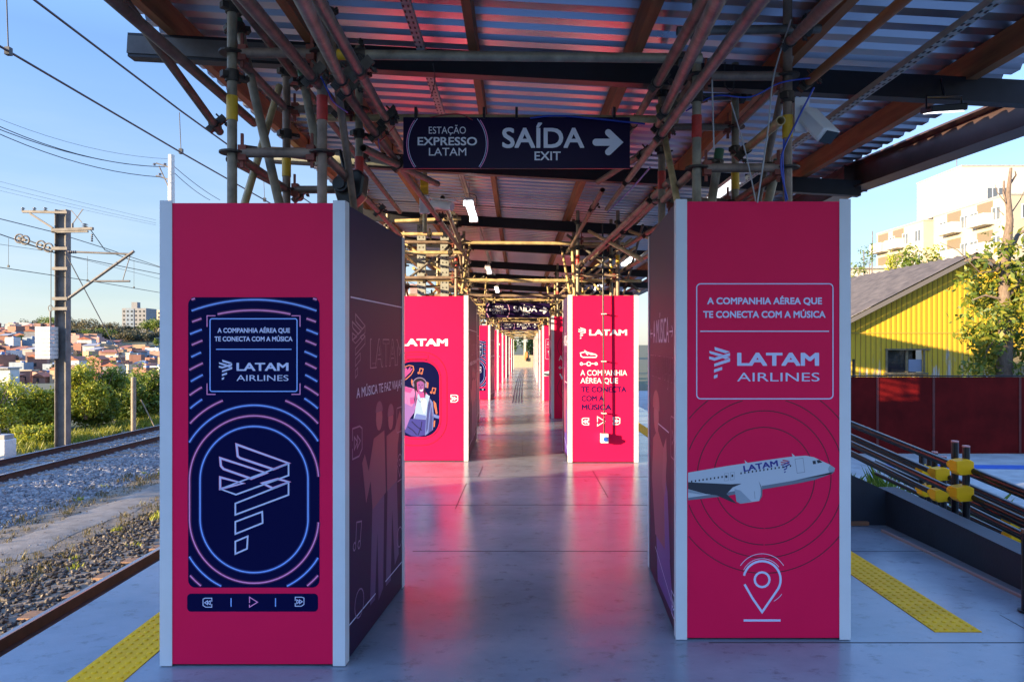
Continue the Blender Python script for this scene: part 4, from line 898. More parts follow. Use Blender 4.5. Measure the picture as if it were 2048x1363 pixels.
mat('ballast_bed', (.12, .12, .125), .95, var=.4, vscale=14, col2=(.30, .29, .29), bump=.9, bscale=30)
mat('path_sand', (.14, .12, .095), .95, var=.3, vscale=5, col2=(.25, .22, .18), bump=.35, bscale=40)
OFFL = lambda x, y: x+off(max(y, 0))*1.0
R_ = rnd.uniform
def band(name, prof, m, y0=-20, y1=150):
    ys = list(np.linspace(y0, y1, 40 if name != 'footpath' else 600)); b = MB(); n = len(prof)
    for y in ys: b.v += [((OFFL(x, y) if y < 60 else OFFL(x, 60)+(y-60)*.034)+(R_(-.09, .09) if name == 'footpath' else 0), y, z+fz(min(y, 60))*.5) for x, z in prof]
    b.f = [(i*n+j, i*n+j+1, (i+1)*n+j+1, (i+1)*n+j) for i in range(len(ys)-1) for j in range(n-1)]; b.sm = [True]*len(b.f)
    return struct(b.build(name, m))
band('track_soil', [(-9.2, -1.56), (-8.6, -1.50), (-7.9, -1.47), (-6.9, -1.47), (-6.3, -1.46), (-5.6, -1.38), (-2.3, -1.36)], 'track_soil')
band('footpath', [(-7.82, -1.466), (-7.6, -1.452), (-7.2, -1.45), (-6.98, -1.466)], 'path_sand')
band('ballast', [(-14.2, -1.60), (-13.2, -1.42), (-12.9, -1.36), (-10.3, -1.36), (-9.9, -1.38), (-8.6, -1.53)], 'ballast_bed')
def rail(x, z, label, y0=-12, y1=120):
    t = thing('rail', (OFFL(x, y0), y0, z), label, 'rail', 'rails of the two tracks'); ys = list(np.linspace(y0, y1, 34))
    for nm, m, prof in (('web', 'rail', [(-.065, 0), (.065, 0), (.06, .018), (.012, .03), (.010, .115), (.034, .128), (.034, .150), (-.034, .150), (-.034, .128), (-.010, .115), (-.012, .03), (-.06, .018)]),
                        ('running_surface', 'railtop', [(-.030, .1505), (.030, .1505), (.026, .158), (-.026, .158)])):
        b = MB(); n = len(prof)
        for y in ys: b.v += [(OFFL(x, y) + px if y < 60 else OFFL(x, 60)+(y-60)*.034+px, y, z+pz+fz(min(y, 60))*.5) for px, pz in prof]
        b.f = [(i*n+j, i*n+(j+1) % n, (i+1)*n+(j+1) % n, (i+1)*n+j) for i in range(len(ys)-1) for j in range(n)]; b.sm = [False]*len(b.f); b.build(nm, m, t)
rail(-4.82, -1.36, 'rusty rail nearest the platform edge'); rail(-3.2, -1.36, 'rusty rail hidden just under the platform edge')
rail(-10.93, -1.35, 'nearer rail of the far track'); rail(-12.42, -1.35, 'farther rail of the far track')
SG = 'sleepers of the two tracks'
def sleepers(xa, xb, z, n, y0, pitch, label):
    a = MB().box((-(xb-xa)/2, -.11, -.10), ((xb-xa)/2, .11, .0)).build('sleeper', 'sleeper', None, .012); src = a
    for i in range(n):
        y = y0+i*pitch; o = src if i == 0 else src.copy()
        if i: COL.objects.link(o)
        o.location = (OFFL((xa+xb)/2, y)+rnd.uniform(-.05, .05), y+rnd.uniform(-.02, .02), z+fz(y)*.5); o.rotation_euler.z = rnd.uniform(-.02, .02); tag(o, label, 'sleeper', SG, 'thing')
sleepers(-5.22, -2.66, -1.345, 34, 4.2, .62, 'timber sleeper under the rails beside the platform, its end in the sun')
sleepers(-13.0, -10.3, -1.345, 60, 11, .62, 'timber sleeper of the far track, level with the ballast')
def stones(name, n, xr, yr, zf, s0, s1, m, dens=None):
    t = (1+5**.5)/2; iv = np.array([(-1, t, 0), (1, t, 0), (-1, -t, 0), (1, -t, 0), (0, -1, t), (0, 1, t), (0, -1, -t), (0, 1, -t), (t, 0, -1), (t, 0, 1), (-t, 0, -1), (-t, 0, 1)])/1.9
    fc = np.array([(0,11,5),(0,5,1),(0,1,7),(0,7,10),(0,10,11),(1,5,9),(5,11,4),(11,10,2),(10,7,6),(7,1,8),(3,9,4),(3,4,2),(3,2,6),(3,6,8),(3,8,9),(4,9,5),(2,4,11),(6,2,10),(8,6,7),(9,8,1)])
    u = nr.rand(n); Y = yr[0]+(yr[1]-yr[0])*u**1.7; X = nr.uniform(xr[0], xr[1], n); s = nr.uniform(s0, s1, n)
    v = iv[None]*(1+nr.uniform(-.3, .3, (n, 12, 1)))*s[:, None, None]*nr.uniform(.6, 1.2, (n, 1, 3)); a = nr.uniform(0, 6.28, n); c, q = np.cos(a)[:, None], np.sin(a)[:, None]
    v = np.stack([v[..., 0]*c-v[..., 1]*q, v[..., 0]*q+v[..., 1]*c, v[..., 2]*.8], -1)
    Xo = X+.00028*Y*Y; v += np.stack([Xo, Y, zf(X)+np.minimum(0, -.0075*(Y-5))*.5+s*.25], -1)[:, None]
    return struct(npmesh(name, v.reshape(-1, 3), (fc[None]+12*np.arange(n)[:, None, None]).reshape(-1, 3), m), 'stuff')
pz = lambda xs, zs: (lambda X: np.interp(X, xs, zs))
stones('ballast_stones', 15000, (-10.3, -8.5), (9.5, 34), pz([-10.3, -9.9, -8.6, -8.4], [-1.36, -1.38, -1.53, -1.53]), .03, .062, 'stone_ballast')
stones('ballast_stones', 5000, (-12.8, -10.35), (11, 34), pz([-13, -10], [-1.37, -1.37]), .03, .055, 'stone_ballast')
stones('ballast_stones', 1500, (-14, -12.9), (14, 34), pz([-14, -13, -12.9], [-1.56, -1.42, -1.37]), .03, .055, 'stone_ballast')
stones('track_stones', 6500, (-6.6, -4.95), (4.2, 22), pz([-6.6, -5.6, -4.9], [-1.46, -1.38, -1.375]), .014, .042, 'stone_brown')
stones('track_stones', 1500, (-8.6, -5.6), (6, 22), pz([-8.6, -7.9, -6.3, -5.6], [-1.5, -1.47, -1.46, -1.39]), .008, .024, 'stone_brown')
def tufts(name, cs, m, hgt, per=14, w=.010, spread=.12):
    vs_, k = [], 0
    for (x, y, z, s) in cs:
        for _ in range(per):
            a = rnd.uniform(0, 6.28); d = rnd.uniform(0, spread)*s; l = hgt*s*rnd.uniform(.5, 1.1); bx, by = x+d*math.cos(a), y+d*math.sin(a); a2 = rnd.uniform(0, 6.28); le = l*rnd.uniform(.2, .7)
            ww = w*s; cx_, sx_ = math.cos(a2+1.57)*ww, math.sin(a2+1.57)*ww
            vs_ += [(bx-cx_, by-sx_, z), (bx+cx_, by+sx_, z), (bx+cx_*.6+le*.4*math.cos(a2), by+sx_*.6+le*.4*math.sin(a2), z+l*.6), (bx+le*math.cos(a2), by+le*math.sin(a2), z+l)]
    n = len(vs_)//4; return struct(npmesh(name, vs_, np.arange(n*4).reshape(n, 4), m), 'stuff')
R_ = rnd.uniform
tufts('dry_weeds', [(R_(-8.9, -8.0), R_(9, 26), -1.52, R_(.5, 1.3)) for _ in range(260)]+[(R_(-7.05, -6.75), R_(6, 24), -1.47, R_(.3, .7)) for _ in range(160)]+[(R_(-8.0, -7.7), R_(8, 24), -1.48, R_(.3, .7)) for _ in range(120)]+[(R_(-6.9, -5.5), R_(6, 22), -1.47, R_(.4, 1.1)) for _ in range(480)], 'leaf_dry', .11, 12, .006)
tufts('green_weeds', [(R_(-6.4, -5.3), R_(6, 14), -1.44, R_(.5, 1.2)) for _ in range(16)]+[(R_(-9, -8.2), R_(10, 22), -1.52, R_(.5, 1)) for _ in range(14)], 'leaf_bright', .10, 26, .012)
tufts('grass', [(R_(-15.6, -13.9), R_(14, 42), -1.62, R_(.6, 1.3)) for _ in range(900)], 'leaf_grass', .22, 14, .014, .22)

# ------------------------------------------------------------------ plants
def leaves(clumps, n, size, m, parent, name='crown', flat=.6):
    tot = sum(c[3]*c[4]*c[5] for c in clumps); vs_ = []
    for (x, y, z, a, b, c) in clumps:
        k = max(4, int(n*a*b*c/tot)); d = nr.normal(size=(k, 3)); d /= np.linalg.norm(d, axis=1)[:, None]; rr = nr.uniform(.45, 1.08, k)**.6
        p = d*rr[:, None]*np.array([a, b, c])+np.array([x, y, z]); p += nr.normal(scale=size*.8, size=(k, 3))
        u = nr.normal(size=(k, 3)); u /= np.linalg.norm(u, axis=1)[:, None]; q = nr.normal(size=(k, 3)); q[:, 2] *= flat; v = np.cross(u, q); v /= np.linalg.norm(v, axis=1)[:, None]
        s = size*nr.uniform(.6, 1.3, k)[:, None]; vs_.append(np.stack([p-u*s, p+v*s*.42, p+u*s, p-v*s*.42], 1))
    V = np.concatenate(vs_).reshape(-1, 3)-np.array(orig(parent)); o = npmesh(name, V, np.arange(len(V)).reshape(-1, 4), m); o.parent = parent; return o
def tree(name, base, clumps, n, size, m, label, cat, group=None, trunk=.12, limbs=True):
    t = thing(name, base, label, cat, group); bx, by, bz = base; b = MB()
    for i, c in enumerate(clumps if limbs else clumps[:1]):
        tip = vec(c[:3]); mid = vec(base).lerp(tip, .5)+Vector((R_(-.2, .2)*c[3], R_(-.2, .2)*c[3], -.1*c[5]))
        b.tube([vec(base)+Vector((R_(-.02, .02), 0, -.1)), vec(base)*.65+mid*.35, mid, tip], [trunk, trunk*.75, trunk*.5, trunk*.16], 7)
    b.build('trunk', 'bark', t); leaves(clumps, n, size, m, t); return t
def clump(cx, cy, cz, w, hh, k, dy=None):
    dy = dy or w*.7; return [(cx+R_(-.62, .62)*w, cy+R_(-.5, .5)*dy, cz+R_(-.45, .5)*hh, w*R_(.28, .5), dy*R_(.3, .5), hh*R_(.28, .48)) for _ in range(k)]
BG = 'bushes beyond the far track'
def bush(px0, px1, pytop, Y, m, label, n=5200, size=.085, zb=-1.62, k=12, light=None):
    a = (px0-CX)/F*Y; c = (px1-CX)/F*Y; zt = EYE-(pytop-CY)/F*Y; w = (c-a)/2; hh = (zt-zb)/2
    cl = [(x_, y_, z_, a_*.62, b_*.62, c_*R_(.55, .9)) for x_, y_, z_, a_, b_, c_ in clump((a+c)/2, Y, zb+hh*1.12, w*1.1, hh*.95, k*2, w*.8)]+[((a+c)/2+R_(-.8, .8)*w, Y-w*.2, zb+hh*R_(1.5, 1.95), w*.09, w*.09, hh*.32) for _ in range(7)]+[((a+c)/2, Y, zb+hh*.6, w*.8, w*.6, hh*.6)]
    return tree('bush', ((a+c)/2, Y, zb), cl, n, size, m, label, 'bush', BG, .05)
bush(-130, 75, 752, 24, 'leaf_bright', 'yellow-green feathery bush at the left edge, behind the concrete block', 9000, .065)
bush(30, 150, 768, 25, 'leaf_bright', 'low bright bush left of the mast base', 7000, .06)
bush(125, 250, 722, 26, 'leaf_mid', 'tall bush just right of the mast, bright on its top', 9000, .07)
bush(118, 225, 724, 25.0, 'leaf_bright', 'sunlit feathery bush in front of the tall bush by the mast', 6500, .065, zb=-1.1)
bush(205, 300, 752, 28, 'leaf_mid', 'dark bush in shade left of the wooden post', 6500, .075)
bush(225, 345, 736, 29.5, 'leaf_mid', 'leafy bush behind the wooden post', 7500, .08)
bush(15, 120, 850, 21.5, 'leaf_bright', 'low mound of bright grass-like bush at the mast foot', 6000, .05)
for i, (y, top) in enumerate(((7.5, .25), (9.2, .9), (11, .6), (13, .95), (15, .7))):
    x = -16.5-i*.5; tree('bush', (x, y, -1.62), clump(x, y, (top-1.5)/2, 1.5, (top+1.6)/2, 9)+[(x, y, -.9, 1.3, 1.3, .7)], 2600, .11, 'leaf_mid', 'bush in the row along the far track, left of the view', 'bush', BG, .05)

# ------------------------------------------------------------------ overhead line
m0 = (-13.62, 20.6, -1.62)
t = thing('catenary_mast', m0, 'dark steel catenary mast with cantilever arms and a concrete counterweight', 'catenary mast')
x, y = m0[:2]; zt = 5.58; b = MB(); b.box((x-.17, y-.12, -1.62), (x-.15, y+.12, zt)); b.box((x+.15, y-.12, -1.62), (x+.17, y+.12, zt)); b.box((x-.1499, y-.012, -1.62), (x+.1499, y+.012, zt)); b.build('column', 'mast', t)
Pm = lambda px, py: P(px, py, y-.18)
b = MB(); b.bar(Pm(45, 423), Pm(135, 425), .07, .07).bar(Pm(60, 427), Pm(106, 456), .05, .05).bar(Pm(104, 460), Pm(186, 457), .09, .08).bar(Pm(104, 464), Pm(176, 463), .06, .05); 
for yy in (497, 537, 597, 617): b.bar(Pm(106, yy), Pm(136, yy), .10, .09)
b.build('bracket', 'mast', t)
def insulator(p, d, n=3, r=.05):
    b = MB(); p = vec(p); d = vec(d).normalized()
    for i in range(n): q = p+d*i*.06; b.tube([q, q+d*.02, q+d*.045], [.02, r, .02], 8)
    return b
for px in (46, 69, 91): insulator(Pm(px, 422), (0, 0, 1), 2, .06).build('insulator', 'insul', t)
insulator(Pm(170, 454), (0, 0, 1), 2, .09).build('insulator', 'insul', t); insulator(Pm(184, 468), (0, 0, -1), 4, .035).build('insulator', 'insul', t)
xs = MB().bar(Pm(142, 420), Pm(164, 445), .02, .02).bar(Pm(166, 418), Pm(146, 446), .02, .02).tube([Pm(145, 457), Pm(145, 446)], .03, 6); xs.build('switch_horn', 'mast', t)
b = MB().tube([Pm(136, 597), Pm(268, 502)], .045, 8); b.tube([Pm(136, 503), Pm(264, 508)], .03, 8).tube([Pm(188, 562), Pm(260, 562)], .03, 8).tube([Pm(262, 505), Pm(245, 562)], .012, 6); b.build('cantilever_arm', 'mast', t)
insulator(Pm(140, 594), (.8, 0, .55), 4, .05).build('insulator', 'insul', t); insulator(Pm(138, 504), (1, 0, 0), 4, .05).build('insulator', 'insul', t)
b = MB().tube([Pm(134, 512), Pm(252, 735)], .014, 6); b.build('stay_wire', 'wire', t)
for px, py in ((39, 477), (50, 480), (82, 490), (97, 495)):
    c = Pm(px, py); rr = [c+Vector((.13*math.cos(a*PI/6), 0, .13*math.sin(a*PI/6))) for a in range(13)]; MB().tube(rr, .025, 6).tube([c-Vector((0, .03, 0)), c+Vector((0, .03, 0))], .04, 8).bar(c-Vector((.12, 0, 0)), c+Vector((.12, 0, 0)), .02, .02).build('pulley', 'mast', t)
MB().tube([Pm(36, 473), Pm(106, 499)], .02, 6).tube([Pm(36, 483), Pm(106, 503)], .02, 6).tube([Pm(102, 500), Pm(102, 655)], .01, 6).build('tension_cable', 'wire', t)
b = MB()
for k in range(8): a = Pm(85, 717-8*k); c = Pm(114, 709.5-8*k); b.box((a.x, y-.5, a.z+.004), (c.x, y-.12, c.z))
q = b.build('counterweight', 'concw', t); MB().tube([Pm(101, 655), Pm(101, 622)], .025, 6).tube([Pm(101, 622)+Vector((.07*math.cos(a*PI/6), 0, .09+.09*math.sin(a*PI/6))) for a in range(13)], .012, 5).build('hanger_rod', 'mast', q)
WG = 'overhead wires beside the platform'
def wire(pts, r, label, drop=()):
    o = MB().tube(pts, r, 6).build('overhead_wire', 'wire', None, 0, pts[0]); tag(o, label, 'overhead wire', WG, 'thing')
    for p, q in drop:
        MB().tube([p, vec(p).lerp(vec(q), .3), q], .005, 5).box(tuple(vec(q)-Vector((.02, .02, .02))), tuple(vec(q)+Vector((.02, .02, .04)))).build('dropper', 'wire', o)
    return o
tx = -4.0
dr = [((tx-.02, yy, zz), (tx, yy, 3.835)) for yy, zz in ((5.4, 4.42), (8.2, 4.31), (10.95, 4.27), (13.8, 4.26), (17, 4.3))]
wire([(tx-.02+off(yy), yy, zz) for yy, zz in ((-3, 4.75), (1, 4.6), (3.9, 4.46), (8.2, 4.33), (11, 4.29), (13.8, 4.28), (20, 4.35), (28, 4.6), (45, 4.3), (60, 4.4))], .011, 'upper thick wire over the near track, bent slightly downwards')
wire([(tx+off(yy), yy, zz) for yy, zz in ((-3, 3.86), (4, 3.85), (8.2, 3.82), (14, 3.82), (30, 3.8), (60, 3.7))], .0095, 'lower thick wire over the near track with thin hangers', dr)
wire([P(-30, 458, 17), P(107, 505, 20.4), P(321, 548, 28)], .013, 'wire through the pulleys of the mast'); wire([P(-30, 530, 17.5), P(190, 563, 22), P(321, 585, 28)], .011, 'contact wire over the far track crossing the mast', [(P(17, 476, 18.4), P(17, 533, 18.4)), (P(175, 512, 21.5), P(175, 561, 21.5)), (P(268, 520, 25), P(268, 575, 25))])
wire([P(-30, 430, 17), P(107, 464, 20.3), P(222, 500, 24), P(330, 537, 30)], .012, 'wire sloping down behind the top of the mast'); wire([P(-30, 484, 30), P(107, 504, 34), P(330, 560, 45)], .010, 'thin pale wire far behind the mast'); wire([P(178, 455, 20.4), P(210, 500, 21), P(262, 520, 22.5), P(330, 537, 30)], .012, 'short wire from the insulator to the cantilever arm')
c = P(343, 310, 30)
t = thing('utility_pole', (c.x, 30, -1.62), 'pale round concrete pole rising beside the ribbon-emblem pillar', 'utility pole')
MB().tube([(c.x, 30, -1.62), (c.x, 30, c.z)], .20, 12, r2=.125).build('shaft', 'concw', t)
b = MB()
for py in (335, 360): b.tube([P(340, py, 30), P(312, py-9, 30)], .03, 6)
b.tube([P(340, 380, 30), P(318, 332, 30)], .025, 6); b.build('bracket', 'mast', t)
for px, py in ((309, 331), (330, 331), (320, 351)): insulator(P(px, py, 30), (0, 0, 1), 2, .08).build('insulator', 'insul', t)
for i, (a, c, r, lb) in enumerate((((-30, 240, 25), (309, 333, 30), .016, 'highest of three sagging wires running to the concrete pole'), ((-30, 247, 25), (330, 334, 30), .016, 'middle one of three sagging wires running to the concrete pole'), ((-30, 255, 25), (320, 354, 30), .016, 'lowest of three sagging wires running to the concrete pole'), ((-30, 226, 25), (340, 318, 30), .007, 'hair-thin wire reaching the top of the concrete pole'),
    ((345, 330, 30), (440, 400, 38), .014, 'wire falling away right of the concrete pole'), ((348, 345, 30), (420, 400, 38), .014, 'second wire falling away right of the concrete pole'), ((-30, 355, 70), (312, 440, 90), .014, 'faint distant wire above the mast'), ((-30, 366, 70), (312, 446, 90), .014, 'lower faint distant wire above the mast'), ((-30, 374, 70), (312, 450, 90), .012, 'lowest faint distant wire above the mast'))):
    p, q = P(*a), P(*c); pts = [p.lerp(q, k/10)-Vector((0, 0, 1))*(.35 if i < 4 else .1)*(1-(k/5-1)**2) for k in range(11)]; wire(pts, r, lb)
c = P(267, 754, 24)
t = thing('wooden_post', (c.x, 24, -1.62), 'weathered wooden post with a leaning stay beyond the far track', 'post'); MB().tube([(c.x, 24, -1.62), (c.x, 24, c.z)], .085, 8).build('shaft', 'post', t); MB().tube([(c.x+.15, 24.2, c.z-.8), (c.x+.75, 24.2, -1.62)], .02, 6).build('stay', 'post', t)
c = P(8, 868, 17)
t = thing('concrete_block', (c.x, 17, -1.62), 'weathered concrete marker block with a stepped cap by the far track', 'concrete block'); MB().box((c.x-.25, 16.8, -1.62), (c.x+.17, 17.2, c.z-.12)).build('base', 'concw', t, .02); MB().box((c.x-.22, 16.84, c.z-.1199), (c.x+.14, 17.16, c.z)).build('cap', 'concrete', t, .02); MB().tube([(c.x-.1, 17, c.z), (c.x-.1, 17, c.z+.14)], .02, 6).build('rod', 'mast', t)

# ------------------------------------------------------------------ hillside town
HW = {'brick': (.36, .17, .115), 'pale brick': (.44, .27, .20), 'white': (.70, .68, .64), 'grey': (.30, .30, .30), 'cream': (.60, .52, .38), 'ochre': (.46, .33, .20), 'pink': (.56, .30, .25), 'blue-grey': (.26, .32, .38)}
for k, c in HW.items():
    c = tuple(v*.74 for v in c); mat('render_'+k.replace(' ', '_').replace('-', '_'), c, .85, var=.18, vscale=.8)
mat('roof_terracotta', (.33, .11, .055), .8, var=.3, vscale=1.5); mat('roof_fibre', (.30, .29, .28), .8, var=.3, vscale=1.5); mat('tank_blue', (.06, .16, .35), .5); mat('dark_window', (.025, .028, .032), .25)
HG = 'small houses on the hillside town'
def house(X, Y, z, w, d, hh, wall, roof, rot, k):
    t = thing('hillside_house', (X, Y, z), '', 'house', HG); rx = rnd.random
    MB().box((X-w/2, Y-d/2, z-2.5), (X+w/2, Y+d/2, z+hh)).build('wall', 'render_'+wall.replace(' ', '_').replace('-', '_'), t)
    if roof == 'gabled':
        p = [(X-w/2-.3, Y-d/2-.3, z+hh+.01), (X+w/2+.3, Y-d/2-.3, z+hh+.01), (X, Y-d/2-.3, z+hh+w*.2)]; MB().prism(p, (0, d+.6, 0)).build('roof', 'roof_terracotta', t)
    elif roof == 'sloping': MB().prism([(X-w/2-.25, Y-d/2-.4, z+hh+.01), (X-w/2-.25, Y+d/2+.3, z+hh+.9), (X-w/2-.25, Y+d/2+.3, z+hh+1.0), (X-w/2-.25, Y-d/2-.4, z+hh+.12)], (w+.5, 0, 0)).build('roof', 'roof_terracotta' if rx() < .5 else 'roof_fibre', t)
    else:
        b = MB(); e = .12
        for a, c in (((X-w/2, Y-d/2, z+hh+.002), (X+w/2, Y-d/2+e, z+hh+.7)), ((X-w/2, Y-d/2+e, z+hh+.002), (X-w/2+e, Y+d/2, z+hh+.7)), ((X+w/2-e, Y-d/2+e, z+hh+.002), (X+w/2, Y+d/2, z+hh+.7))): b.box(a, c)
        b.build('parapet', 'render_'+wall.replace(' ', '_').replace('-', '_'), t)
        if rx() < .5: MB().tube([(X+.6, Y, z+hh), (X+.6, Y, z+hh+1.1)], .6, 10).build('water_tank', 'tank_blue', t)
    n = 2 if w > 5.5 else 1
    for s in range(max(1, int(hh/2.9))):
        for i in range(n):
            wx = X-w/2+(i+.5)*w/n+rnd.uniform(-.4, .4); wz = z+s*2.8+1.1
            if wz+1.1 < z+hh: MB().box((wx-.5, Y-d/2-.03, wz), (wx+.5, Y-d/2+.02, wz+1.05)).build('window', 'dark_window', t)
    t.rotation_euler.z = rot; return t
cell = {}; rows = [(Y, i) for i, Y in enumerate(np.linspace(180, 388, 21))]
pos_w = lambda px: 'left of the mast' if px < 105 else 'between the mast and the wooden post' if px < 262 else 'right of the wooden post'
for Y, i in rows:
    X = -.775*Y
    while X < -.505*Y:
        if CX+X/Y*F > 110 and Y > 318 or CX+X/Y*F > 215 and Y > 285: break
        w = R_(3.0, 6.0); d = R_(3, 5); hh = rnd.choice([2.2, 2.5, 2.7, 2.9, 4.4, 4.8, 5.0 if i > 6 else 6.8]); wall = rnd.choice(['brick', 'brick', 'brick', 'pale brick', 'pale brick', 'white', 'grey', 'cream', 'ochre', 'pink', 'blue-grey', 'brick']); roof = rnd.choice(['flat', 'flat', 'flat', 'sloping', 'gabled'])
        yy = Y+R_(-4, 4); xx = X+w/2; zg = float(h(xx, yy))
        px = CX+xx/yy*F
        if px > 345: break
        o = house(xx, yy, zg, w, d, hh, wall, roof, R_(-.45, .25), i); band_w = ['lowest', 'lower', 'middle', 'upper', 'topmost'][min(4, i*5//21)]
        o['label'] = f'{["low","two-storey","tall"][(hh > 4)+(hh > 7)]} {wall} house, {roof} roof, {band_w} row, {pos_w(px)}'
        X += w+rnd.choice([-.4, -.1, .3, .8, 2.5])
for i in range(14):
    Y = R_(190, 350); X = -R_(.52, .76)*Y; zg = float(h(X, Y)); r = R_(1.6, 3)
    tree('garden_tree', (X, Y, zg), clump(X, Y, zg+r*1.3, r, r, 5), 260, .42, rnd.choice(['leaf_mid', 'leaf_ridge']), 'small round tree among the hillside houses, '+pos_w(CX+X/Y*F), 'tree', 'trees among the hillside houses', .2)
RG = 'trees along the hill crest'
TT = [(-20, 645, 26, 0, 'at the left edge of the view'), (40, 655, 30, 0, 'small, between roofs at the left'), (70, 634, 36, 0, 'just left of the mast'), (98, 630, 34, 1, 'behind the mast, greener than the rest'), (146, 630, 40, 0, 'tallest, right of the mast'), (170, 634, 34, 2, 'brownish and thin, right of the mast'), (192, 646, 36, 0, 'low one below the stay wire'), (216, 643, 34, 2, 'half bare, left of the grey tower block'), (240, 650, 38, 0, 'at the foot of the grey tower block'), (268, 650, 38, 0, 'dark, before the grey tower block'), (292, 636, 34, 1, 'bright, right of the grey tower block'), (312, 634, 30, 1, 'bright, below the cream tower block'), (330, 640, 30, 0, 'half hidden by the ribbon-emblem pillar'), (120, 648, 34, 0, 'low and wide behind the counterweight')]
for k in range(15): TT.append((112+k*15.5+R_(-5, 5), 664+R_(-7, 6), 38, rnd.choice([0, 0, 1, 2]), 'in the dark belt below the crest, '+pos_w(112+k*15.5)))
for i, (px, py, w, m, lb) in enumerate(TT):
    Y = 385 if i < 14 else 345+R_(-12, 12); X = (px-CX)/F*Y; zb = float(h(X, Y)); zt = EYE-(py-CY)/F*Y; ww = w/F*Y/2*1.3; hh = max(2.6, (zt-zb)/2)
    tree('crest_tree', (X, Y, zb), clump(X, Y, zb+hh*1.05, ww, hh*.95, 10, ww), 1000, .5, ('leaf_ridge', 'leaf_mid', 'leaf_dry')[m], ('tree on the hill crest, ' if i < 14 else 'tree ')+lb, 'tree', RG, .3)
def block(name, px0, px1, pt, Y, d, m, label, wx, wz, m2=None):
    x0, x1 = (px0-CX)/F*Y, (px1-CX)/F*Y; z1 = EYE-(pt-CY)/F*Y; z0 = float(h((x0+x1)/2, Y))-2; t = thing(name, ((x0+x1)/2, Y, z0), label, 'tower block'); w = x1-x0
    MB().box((x0, Y, z0), (x1, Y+d, z1)).build('wall', m, t); MB().box((x0+w*.36, Y+1, z1+.002), (x0+w*.60, Y+5, z1+4.2)).build('lift_tower', m, t)
    if m2: MB().box((x0+w*.16, Y-.3, z0), (x0+w*.5, Y-.002, z1-.4)).build('facade_strip', m2, t)
    src = MB().box((-.6, -.06, -.6), (.6, .03, .6)).build('window', 'dark_window', t, raw=True); first = True
    for i in range(wx):
        for j in range(wz):
            o = src if first else src.copy()
            if not first: COL.objects.link(o)
            first = False; o.location = Vector((x0+w*(i+.5)/wx, Y-(.34 if m2 and .16 < (i+.5)/wx < .5 else .02), z1-2.2-j*2.9))-Vector(((x0+x1)/2, Y, z0))
    return t
block('tower_block', 244, 292, 616, 470, 14, 'render_grey', 'grey tower block with a lift tower on the crest left of the pillar', 6, 4, 'render_blue_grey')
block('tower_block', 303, 352, 620, 500, 14, 'render_cream', 'cream tower block on the crest, cut off by the ribbon-emblem pillar', 5, 4)
t = thing('warehouse', (P(-40, 760, 62).x, 62, -4), 'long white warehouse wall at the left edge below the town', 'warehouse'); a = P(-120, 737, 62); c = P(20, 737, 62)
MB().box((a.x, 62, -10), (c.x, 63.2, a.z)).build('wall', 'render_white', t); MB().box((a.x-.3, 61.6, a.z+.002), (c.x+.1, 63.4, a.z+.12)).build('roof', 'roof_fibre', t)
t = thing('long_shed', (P(300, 690, 350).x, 350, 4), 'long low shed with a yellow-lit gallery on the upper slope', 'shed'); a = P(258, 683, 350); c = P(345, 673, 350)
MB().box((a.x, 350, a.z-6), (c.x, 358, c.z-1)).build('wall', 'render_cream', t); MB().box((a.x-.4, 349, c.z-.998), (c.x+.4, 359, c.z-.3)).build('roof', 'roof_fibre', t)
# pinkish block seen over the second left pillar
t = thing('town_building', (P(832, 600, 120).x, 120, -4), 'salmon coloured building seen between scaffold legs over the woman pillar', 'building'); a = P(820, 600, 120); c = P(836, 568, 120)
MB().box((a.x, 120, -4), (c.x, 130, c.z)).build('wall', 'render_pink', t); MB().box((a.x-6, 121, -4), (a.x-.01, 130, P(0, 582, 120).z)).build('annexe', 'render_white', t)

# ------------------------------------------------------------------ right-hand side
b = MB(); b.add([(2.9, -8, -1.2), (60, -8, -1.2), (60, 40, -1.2), (2.9, 40, -1.2)], [(0, 1, 2, 3)]); struct(b.build('pavement', 'pave'))
b = MB(); b.bar((8, 15.3, -1.196), (30, 14.3, -1.196), .5, .004); struct(b.build('painted_stripe', 'bluestripe'))
# parapet of the ramp
t = thing('ramp_parapet', (3.3, 4.5, -1.2), 'low navy parapet wall sloping down along the platform edge', 'parapet')
zt = lambda y: .235+.045*(y-4.6)
MB().prism([(3.16, 2.2, -1.2), (3.16, 5.8, -1.2), (3.16, 5.8, zt(5.8)), (3.16, 2.2, zt(2.2))], (.16, 0, 0)).build('wall', 'navywall', t)
MB().prism([(1.9, 5.8001, -.2), (3.32, 5.8001, -.2), (3.32, 5.8001, zt(5.8)), (3.16, 5.8001, zt(5.8)), (2.87, 5.8001, .42), (1.9, 5.8001, .62)], (0, .14, 0)).build('cross_wall', 'navywall', t)
b = MB().bar((3.12, 2.4, .006), (3.02, 5.6, .004), .02, .02); b.build('skirting', mat('skirting_pink', (.35, .22, .2), .6), t)
MB().box((2.42, 5.765, 0), (3.0, 5.798, .03)).build('threshold', 'rawwood', t)
FT = MAT_Y = mat('yellow_fitting', (.95, .50, .004), .45, spec=.3)
